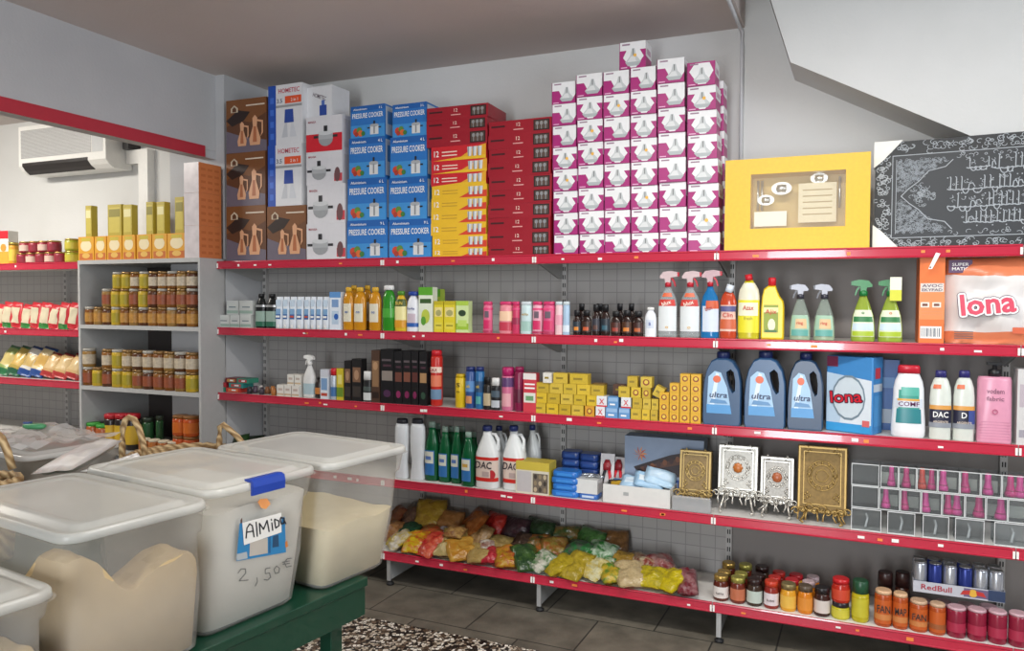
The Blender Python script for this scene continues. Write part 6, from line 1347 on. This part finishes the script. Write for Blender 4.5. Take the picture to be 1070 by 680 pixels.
# ================================================================== green table with the plastic tubs
TH = math.radians(-8.2); TO = Vector((-1.525, -1.79, 0)); TR_ = Vector((math.cos(TH), math.sin(TH), 0)); TN = Vector((-math.sin(TH), math.cos(TH), 0)); TZ = .8
def tl(a, b_, z=0.): return TO-TR_*b_-TN*a+Vector((0, 0, z))      # a towards the camera, b to the left
def tloc(p): d = p-TO; return -d.dot(TN), -d.dot(TR_)
GRT = M('0c3828', .28, var=.12, scale=12, coat=.3)
t = thing('display_table', 'dark green painted table carrying the plastic tubs', 'table', tl(0, 0), TH)
mb = MB(); mb.box(-2.5, 0, -1.95, 0, TZ-.03, TZ, GRT, c=.004); mb.build('tabletop', t)
mb = MB(); mb.box(-2.48, -.008, -.03, -.008, TZ-.13, TZ-.0305, GRT); mb.build('apron', t)
mb = MB(); mb.box(-.03, -.006, -1.93, -.031, TZ-.13, TZ-.0305, GRT); mb.build('apron', t)
mb = MB(); mb.box(-2.49, -2.47, -1.93, -.031, TZ-.13, TZ-.0305, GRT); mb.build('apron', t)
for x in (-.115, -2.47):
    for y in (-.12, -1.9): mb = MB(); mb.box(x, x+.055, y, y+.055, 0, TZ-.031, GRT, c=.003); mb.build('leg', t)
def rrect(x0, x1, y0, y1, r, z, n=5):
    o = []
    for cx, cy, a0 in ((x1-r, y1-r, 0), (x0+r, y1-r, 90), (x0+r, y0+r, 180), (x1-r, y0+r, 270)):
        for j in range(n+1):
            a = math.radians(a0+90*j/n); o.append((cx+r*math.cos(a), cy+r*math.sin(a), z))
    return o
WALLM = M('e6e4df', .2, clear=.74, var=0); LIDM = M('d3d3ce', .3, clear=.45, var=.06, scale=10); RIMM = M('dcdcd8', .2, clear=.3, var=0)
def tub(name, label, base, top, zl, wall=WALLM, lidm=LIDM, rz=0.):
    """base and top = (a0, a1, b0, b1); returns the thing"""
    t = thing(name, label, 'tub', tl(0, 0, TZ+.001), TH)
    bx = lambda r: (-r[3], -r[2], -r[1], -r[0])
    B, T = bx(base), bx(top); H = zl-TZ
    mix = lambda k: tuple(p+(q-p)*k for p, q in zip(B, T))
    g = lambda r, e: (r[0]-e, r[1]+e, r[2]-e, r[3]+e)
    mb = MB(); inn = g(mix(.97), -.025)
    rings = [rrect(*g(B, -.012), .035, 0), rrect(*B, .04, .012), rrect(*mix(.4), .045, H*.4), rrect(*g(mix(.78), -.012), .05, H*.78), rrect(*g(mix(.8), -.004), .05, H*.80), rrect(*g(mix(.95), -.004), .05, H-.026), rrect(*g(mix(.97), .006), .05, H-.024)]
    mb.loft(rings, wall, True, True, False); mb.build('wall', t)
    mb = MB()      # moulded lid: skirt, rolled edge, gutter and raised panel
    rings = [rrect(*g(T, -.003), .05, H-.024), rrect(*g(T, 0), .052, H-.022), rrect(*g(T, -.001), .052, H-.008), rrect(*g(T, -.006), .048, H-.001), rrect(*g(T, -.014), .042, H-.001), rrect(*g(T, -.022), .038, H-.007), rrect(*g(T, -.04), .034, H-.007), rrect(*g(T, -.048), .03, H+.003), rrect(*g(T, -.075), .026, H+.004), rrect(*g(T, -.085), .024, H+.001)]
    mb.loft(rings, lidm, True, False, True); mb.build('lid', t)
    return t
def powder(name, label, base, top, zl, m, hf, m2=None, n=16):
    """loose goods filling a tub up to height hf(a,b)"""
    mb = MB(); bx = lambda r: (-r[3], -r[2], -r[1], -r[0]); B, T = bx(base), bx(top); H = zl-TZ
    e = .008; lim = lambda z: tuple(p+(q-p)*(z/H)+s*e for p, q, s in zip(B, T, (1, -1, 1, -1)))
    def hh(u, v):
        r = lim(H*.5); return hf(-(r[2]+(r[3]-r[2])*v), -(r[0]+(r[1]-r[0])*u))-TZ
    N = n; G = {}
    def put(u, v, z):
        r = lim(z); s = (1-.055*abs((2*u-1)*(2*v-1))**6)-max(0, z/H-.72)*.25; u = .5+(u-.5)*s; v = .5+(v-.5)*s
        mb.v.append((r[0]+(r[1]-r[0])*u, r[2]+(r[3]-r[2])*v, z)); return len(mb.v)-1
    for i in range(N+1):
        for j in range(N+1): G[i, j] = put(i/N, j/N, hh(i/N, j/N))
    def q(*f, mm=m): mb.f.append(f); mb.m.append(mb.mi(mm)); mb.sm.append(True)
    for i in range(N):
        for j in range(N): q(G[i, j], G[i+1, j], G[i+1, j+1], G[i, j+1], mm=(m2 if m2 and noise.noise(Vector((i*.5, j*.5, 3))) > .05 else m))
    edge = [(i, 0) for i in range(N)]+[(N, j) for j in range(N)]+[(i, N) for i in range(N, 0, -1)]+[(0, j) for j in range(N, 0, -1)]
    low = [put(i/N, j/N, .012) for i, j in edge]; K = len(edge); hi = []
    for e_ in edge: mb.v.append(mb.v[G[e_]]); hi.append(len(mb.v)-1)
    for k in range(K):
        k2 = (k+1) % K; q(low[k], low[k2], hi[k2], hi[k])
    mb.f.append(tuple(reversed(low))); mb.m.append(mb.mi(m)); mb.sm.append(False)
    return tag(mb.build(name, None, tl(0, 0, TZ+.001), TH), label, 'powder', None, 'stuff')
# tub with the cream powder, farthest along the table
b3, t3 = (-.13, .19, .03, .47), (-.195, .225, -.035, .55); z3 = 1.238
tub('storage_tub', 'clear tub half filled with cream powder, nearest to the shelves', b3, t3, z3)
powder('cream_powder', 'cream coloured powder filling the lower half of the farthest tub', b3, t3, z3, M('d8c9a0', .8, var=.1, scale=20), lambda a, b_: 1.01+.012*noise.noise(Vector((a*9, b_*9, 0))))
# tub with the blue clip
b2, t2 = (.28, .632, .05, .54), (.247, .668, -.025, .6); z2 = 1.24
T2 = tub('storage_tub', 'white filled tub with blue clip and handwritten price', b2, t2, z2)
powder('white_powder', 'white powder filling the tub with the handwritten price', b2, t2, z2, M('e9e6de', .8, var=.03), lambda a, b_: 1.165+.01*noise.noise(Vector((a*9, b_*9, 5))))
# writing on the right face of that tub, traced on its sloping wall
pb, ptp = tl(.4, b2[2], TZ), tl(.4, t2[2]+.004, z2)
ax = TN.normalized(); upv = (ptp-pb).normalized(); nrm = ax.cross(upv).normalized()
if nrm.dot(TR_) < 0: nrm = -nrm
MI = (Matrix.Translation(tl(0, 0, TZ+.001)) @ Matrix.Rotation(TH, 4, 'Z')).inverted()
def onface(x, y, off): 
    p = on_plane(x, y, pb+nrm*off, nrm); return MI @ p
def cr(x, y): return 200+x/3.2357, 470+y/3.2357
def fpoly(mb, pts, m, off): mb.face([onface(*cr(*p), off) for p in pts], m)
def ink(mb, pl, m, off, wd=2.2):
    for (x0, y0), (x1, y1) in zip(pl, pl[1:]):
        d = Vector((x1-x0, y1-y0)); L = d.length; d.normalize(); n = Vector((-d.y, d.x))*wd; x0 -= d.x*wd*.5; y0 -= d.y*wd*.5; x1 += d.x*wd*.5; y1 += d.y*wd*.5
        fpoly(mb, [(x0-n.x, y0-n.y), (x1-n.x, y1-n.y), (x1+n.x, y1+n.y), (x0+n.x, y0+n.y)], m, off)
mb = MB(); B1 = M('2f7fb4', .4)
fpoly(mb, [(152, 376), (320, 346), (316, 226), (163, 248)], B1, .0045); fpoly(mb, [(196, 360), (258, 349), (258, 296), (198, 312)], M('b9b2a8', .45), .0052); fpoly(mb, [(274, 330), (296, 326), (294, 286), (276, 292)], M('274a6a', .45), .0052)
fpoly(mb, [(262, 349), (268, 348), (268, 292), (262, 294)], M('24608f', .45), .0052); fpoly(mb, [(154, 374), (190, 366), (188, 344), (153, 352)], M('a9b0b4', .45), .0052); fpoly(mb, [(166, 248), (172, 247), (172, 228), (166, 236)], M('5a3a34', .45), .0052); fpoly(mb, [(318, 330), (327, 326), (324, 306), (317, 312)], M('c87a3a', .45), .0052)
mb.build('packet_label', T2)
mb = MB(); fpoly(mb, [(178, 322), (305, 278), (304, 212), (172, 246)], M('e9e7e2', .5), .006); o = mb.build('name_slip', T2)
K_ = M('23252c', .5); mb = MB()
for pl in ([(185, 298), (188, 264), (197, 250), (206, 256), (212, 294)], [(188, 278), (210, 274)], [(219, 244), (223, 292)], [(233, 284), (230, 248), (244, 268), (256, 238), (263, 276)], [(272, 246), (275, 272)], [(270, 234), (271, 238)], [(281, 236), (285, 264), (296, 256), (296, 240), (281, 234)], [(300, 234), (304, 250), (313, 248), (314, 232), (303, 228), (300, 236)], [(314, 238), (320, 250)]): ink(mb, pl, K_, .0068)
mb.build('ink', o)
mb = MB(); G_ = M('6f6f6c', .6)
for pl in ([(158, 416), (168, 402), (182, 402), (184, 416), (162, 442), (192, 440)], [(222, 432), (223, 446), (216, 460)], [(266, 398), (250, 402), (250, 418), (264, 416), (268, 430), (258, 440), (246, 438)], [(288, 392), (279, 404), (284, 418), (296, 414), (298, 400), (288, 392)], [(338, 366), (324, 368), (314, 382), (322, 396), (338, 392)], [(308, 380), (332, 375)], [(309, 387), (332, 383)]): ink(mb, pl, G_, .0045, 1.8)
mb.build('price_writing', T2)
mb = MB(); fpoly(mb, [(224, 176), (232, 166), (256, 164), (268, 182), (252, 200), (236, 196)], M('eea060', .5), .0045); mb.build('orange_sticker', T2)
# blue clip over the lid edge
def lidpt(x, y): return MI @ on_plane(x, y, tl(.4, t2[2], 0)+nrm*0, TR_)
p0, p1 = lidpt(*cr(200, 115)), lidpt(*cr(308, 90)); xr = -t2[2]; H2 = z2-TZ
mb = MB(); y0, y1 = sorted((p0.y, p1.y)); CL = M('1f3f9c', .3)
sec = [(xr+.001, H2-.04), (xr+.011, H2-.038), (xr+.013, H2-.014), (xr+.009, H2+.003), (xr-.004, H2+.008), (xr-.026, H2+.006), (xr-.026, H2+.0005), (xr+.001, H2-.002)]
mb.loft([[(x, y, z) for x, z in sec] for y in (y0, y0+.004, y1-.004, y1)], CL, False); mb.build('clip', T2)
# front tub with beige heap
b1, t1 = (.665, 1.045, .01, .53), (.674, 1.072, -.06, .6); z1 = 1.228
tub('storage_tub', 'grey clear tub with uneven beige contents, left of the priced tub', b1, t1, z1)
def heap(a, b_):
    f = interp([(.66, .98), (.69, 1.06), (.73, 1.1), (.79, 1.09), (.85, 1.06), (.89, 1.035), (.92, 1.06), (.97, 1.14), (1.02, 1.165), (1.06, 1.15)], min(1.06, max(.66, a)))
    k = max(0, (b_-.1)/.2); return max(.9, f-.2*min(1, k))+.012*noise.noise(Vector((a*14, b_*14, 1)))
powder('beige_flour', 'beige flour heaped unevenly inside the grey clear tub', b1, t1, z1, M('cbb184', .85, var=.12, scale=14), heap, M('c2a878', .85, var=.1, scale=20), 20)
# small tub in the corner
b0, t0 = (1.12, 1.44, -.03, .4), (1.09, 1.48, -.08, .45); z0_ = 1.125
tub('storage_tub', 'lower clear tub at the bottom left corner of the view', b0, t0, z0_)
powder('beige_flour', 'beige flour inside the lower corner tub', b0, t0, z0_, M('c9b48c', .85, var=.12, scale=14), lambda a, b_: .97+.03*noise.noise(Vector((a*10, b_*10, 2))))
# wicker basket with two handles
WK, nt, p = nodes_mat('wicker')
tc = nt.nodes.new('ShaderNodeTexCoord'); wv = nt.nodes.new('ShaderNodeTexWave'); wv.inputs['Scale'].default_value = 14; wv.inputs['Distortion'].default_value = 4; wv.inputs['Detail'].default_value = 3; wv.bands_direction = 'DIAGONAL'
cr_ = nt.nodes.new('ShaderNodeValToRGB'); cr_.color_ramp.elements[0].color = (*hexc('8a6c46'), 1); cr_.color_ramp.elements[1].color = (*hexc('c8ad82'), 1)
bp = nt.nodes.new('ShaderNodeBump'); bp.inputs['Strength'].default_value = .5; bp.inputs['Distance'].default_value = .006
nt.links.new(tc.outputs['Object'], wv.inputs['Vector']); nt.links.new(wv.outputs['Color'], cr_.inputs['Fac']); nt.links.new(cr_.outputs['Color'], p.inputs['Base Color']); nt.links.new(wv.outputs['Fac'], bp.inputs['Height']); nt.links.new(bp.outputs['Normal'], p.inputs['Normal']); p.inputs['Roughness'].default_value = .7
def basket(label, ctr, rx_, ry_, hgt, rz, handles, zb=TZ+.001):
    t = thing('wicker_basket', label, 'basket', (ctr.x, ctr.y, zb), rz)
    def el(k, z, n=28): return [(rx_*k*math.cos(2*math.pi*j/n), ry_*k*math.sin(2*math.pi*j/n), z) for j in range(n)]
    mb = MB()
    mb.loft([el(.78, 0), el(.86, hgt*.3), el(.95, hgt*.7), el(1, hgt), el(.96, hgt+.004), el(.92, hgt*.7), el(.82, hgt*.25), el(.74, .012)], WK); mb.build('bowl', t)
    mb = MB(); n = 40
    for s in range(2): mb.tube([(rx_*math.cos(2*math.pi*j/n), ry_*math.sin(2*math.pi*j/n), hgt+.008*math.sin(j*1.9+s*math.pi)) for j in range(n+1)], .013, WK, 6)
    mb.build('braided_rim', t)
    for h in handles:
        mb = MB(); inv = (Matrix.Translation((ctr.x, ctr.y, zb)) @ Matrix.Rotation(rz, 4, 'Z')).inverted(); pts = [inv @ q for q in h]
        mb.tube(pts, .014, WK, 8); mb.build('handle', t)
    return t
ZR = 1.07
bc = on_z(190, 478, ZR)
uR, vR = _r.copy(), Vector((-math.sin(YAW), math.cos(YAW), 0))
e0 = on_z(134, 480, ZR); e1 = on_z(244, 470, ZR); rxx = (e1-e0).length/2; bc = (e0+e1)/2
rzb = math.atan2(e1.y-e0.y, e1.x-e0.x)
def spx(x, y, ctr): return on_plane(x, y, ctr, vR)       # point seen at a pixel at the basket's depth
h1 = [on_plane(*q, e0+Vector((0, 0, 0)), vR) for q in ((128, 482), (127.5, 462), (128.5, 447), (131, 439), (135, 436), (140, 438), (145, 447), (149, 460), (153, 480))]
h2 = [on_plane(*q, e1, vR) for q in ((229, 474), (229.3, 458), (229.8, 446), (233, 443.5), (240, 449), (248, 456), (256, 466), (258, 474))]
basket('oval wicker basket with two loop handles behind the tubs', bc, rxx, .2, ZR-TZ, rzb, [h1, h2])
# clear tub at the far left of the table
c = on_z(36, 470, 1.1); la, lb = tloc(c)
la -= .06; lb += .1; tb, tt = (la-.19, la+.19, lb-.3, lb+.3), (la-.22, la+.22, lb-.34, lb+.34)
tub('storage_tub', 'clear tub with brown contents at the left, behind the white scoop bag', tb, tt, 1.12, M('cfcac2', .25, clear=.5, var=0), M('d8d6d2', .25, clear=.35, var=.1, scale=9))
powder('brown_grain', 'brown grain inside the clear tub at the left', tb, tt, 1.12, M('8f745a', .85, var=.3, scale=40), lambda a, b_: .99+.03*noise.noise(Vector((a*9, b_*9, 7))))
# crumpled film lying on that lid
mb = MB(); N = 14
P_ = [[(-.3+.6*i/N, -.2+.4*j/N+.02*math.sin(i), .03*noise.noise(Vector((i*.5, j*.45, 2)))+.028) for i in range(N+1)] for j in range(N+1)]
for j in range(N):
    for i in range(N): mb.face([P_[j][i], P_[j][i+1], P_[j+1][i+1], P_[j+1][i]], M('dcdad8', .2, clear=.5, var=0), True)
ce = tl(la, lb, 1.122); tag(mb.build('plastic_film', None, ce, TH), 'crumpled clear film lying on the left tub\'s lid', 'film')
q = on_z(36, 446, 1.16); mb = MB()
mb.loft([sup(.05, .02, 3, 12), sup(.05, .02, 3, 12)] and [[(x, y, z) for x, y in sup(.055*k, .025*k, 3, 12)] for z, k in ((0, .8), (.008, 1), (.018, 1), (.024, .7))], M('4f9a6a', .4)); mb.box(-.05, -.02, -.012, .012, .0245, .032, M('4a5f94', .4))
tag(mb.build('small_scoop', None, (q.x, q.y, 1.152), .3), 'small green and blue packet lying on the film at the left', 'packet')
# white plastic bag and paper lying across
p0 = on_z(54, 493, 1.235); p1 = on_z(112, 462, 1.2); L = (p1-p0).length; d = (p1-p0).normalized()
mb = pouch(.12, L, .05, M('e3e2e2', .25, var=.08), M('d6d6d8', .25), None, 301, nx=10, ny=14)
o = mb.build('plastic_bag', None, p0); zx = d; xx = zx.cross(Vector((.15, -.3, 1))).normalized(); yy = zx.cross(xx).normalized()
if yy.z > 0: yy = -yy; xx = -xx
o.rotation_euler = Matrix((xx, yy, zx)).transposed().to_euler(); tag(o, 'white folded plastic bag lying diagonally behind the grey tub', 'bag')
mb = MB(); pts = [on_z(x, y, 1.215) for x, y in ((84, 493), (112, 492), (147.5, 480.5), (143.5, 473.5))]; n_ = 8
for i in range(n_):
    for j in range(3):
        def pq(u, v):
            a_ = pts[0].lerp(pts[3], u); b__ = pts[1].lerp(pts[2], u); r = a_.lerp(b__, v); r.z += .006*math.sin(u*9)*math.sin(v*3); return r
        mb.face([pq(i/n_, j/3), pq(i/n_, (j+1)/3), pq((i+1)/n_, (j+1)/3), pq((i+1)/n_, j/3)][::-1], WH, True)
o = mb.build('paper_sheet', None); s = o.modifiers.new('thickness', 'SOLIDIFY'); s.thickness = .003; tag(o, 'white paper sheet lying behind the tub lids in front of the basket', 'paper')
# basket at the far left edge
e = on_z(-16, 500, 1.1); hh = [on_plane(*q, e, vR) for q in ((-30, 480), (-22, 455), (-8, 448), (2, 458), (8, 472), (13, 490))]
basket('second wicker basket cut off at the left edge of the view', e, .12, .1, .29, .2, [hh])
# ================================================================== light
def area(name, loc, target, sx, sy, power, col):
    l = bpy.data.lights.new(name, 'AREA'); l.shape = 'RECTANGLE'; l.size = sx; l.size_y = sy; l.energy = power; l.color = col
    o = bpy.data.objects.new(name, l); C.objects.link(o); o.location = loc
    o.rotation_euler = (Vector(target)-Vector(loc)).to_track_quat('-Z', 'Y').to_euler()
    return o
area('shop_door_daylight', (-.55, -7.4, 1.6), (-.2, 0, 1.5), 1.0, 2.8, 190, (.93, .97, 1))
area('shop_window_daylight', (3.6, -2.6, 2.7), (.4, .4, 2.6), 2.0, 1.2, 85, (.88, .94, 1))
area('ceiling_tube_light', (-.3, -1.9, 3.2), (-.3, -1.8, 0), 2.0, .25, 62, (1, .97, .92))
area('back_room_lamp', (-6.3, -1.6, 3.2), (-6.3, -.4, 0), 1.4, .3, 75, (1, .95, .86))
w = bpy.data.worlds.new('world'); scene.world = w; w.use_nodes = True
w.node_tree.nodes['Background'].inputs['Color'].default_value = (.92, .95, 1, 1)
w.node_tree.nodes['Background'].inputs['Strength'].default_value = .25
vs = scene.view_settings
vs.view_transform = 'Standard'; vs.look = 'None'; vs.gamma = 1; vs.use_curve_mapping = False; vs.exposure = .1
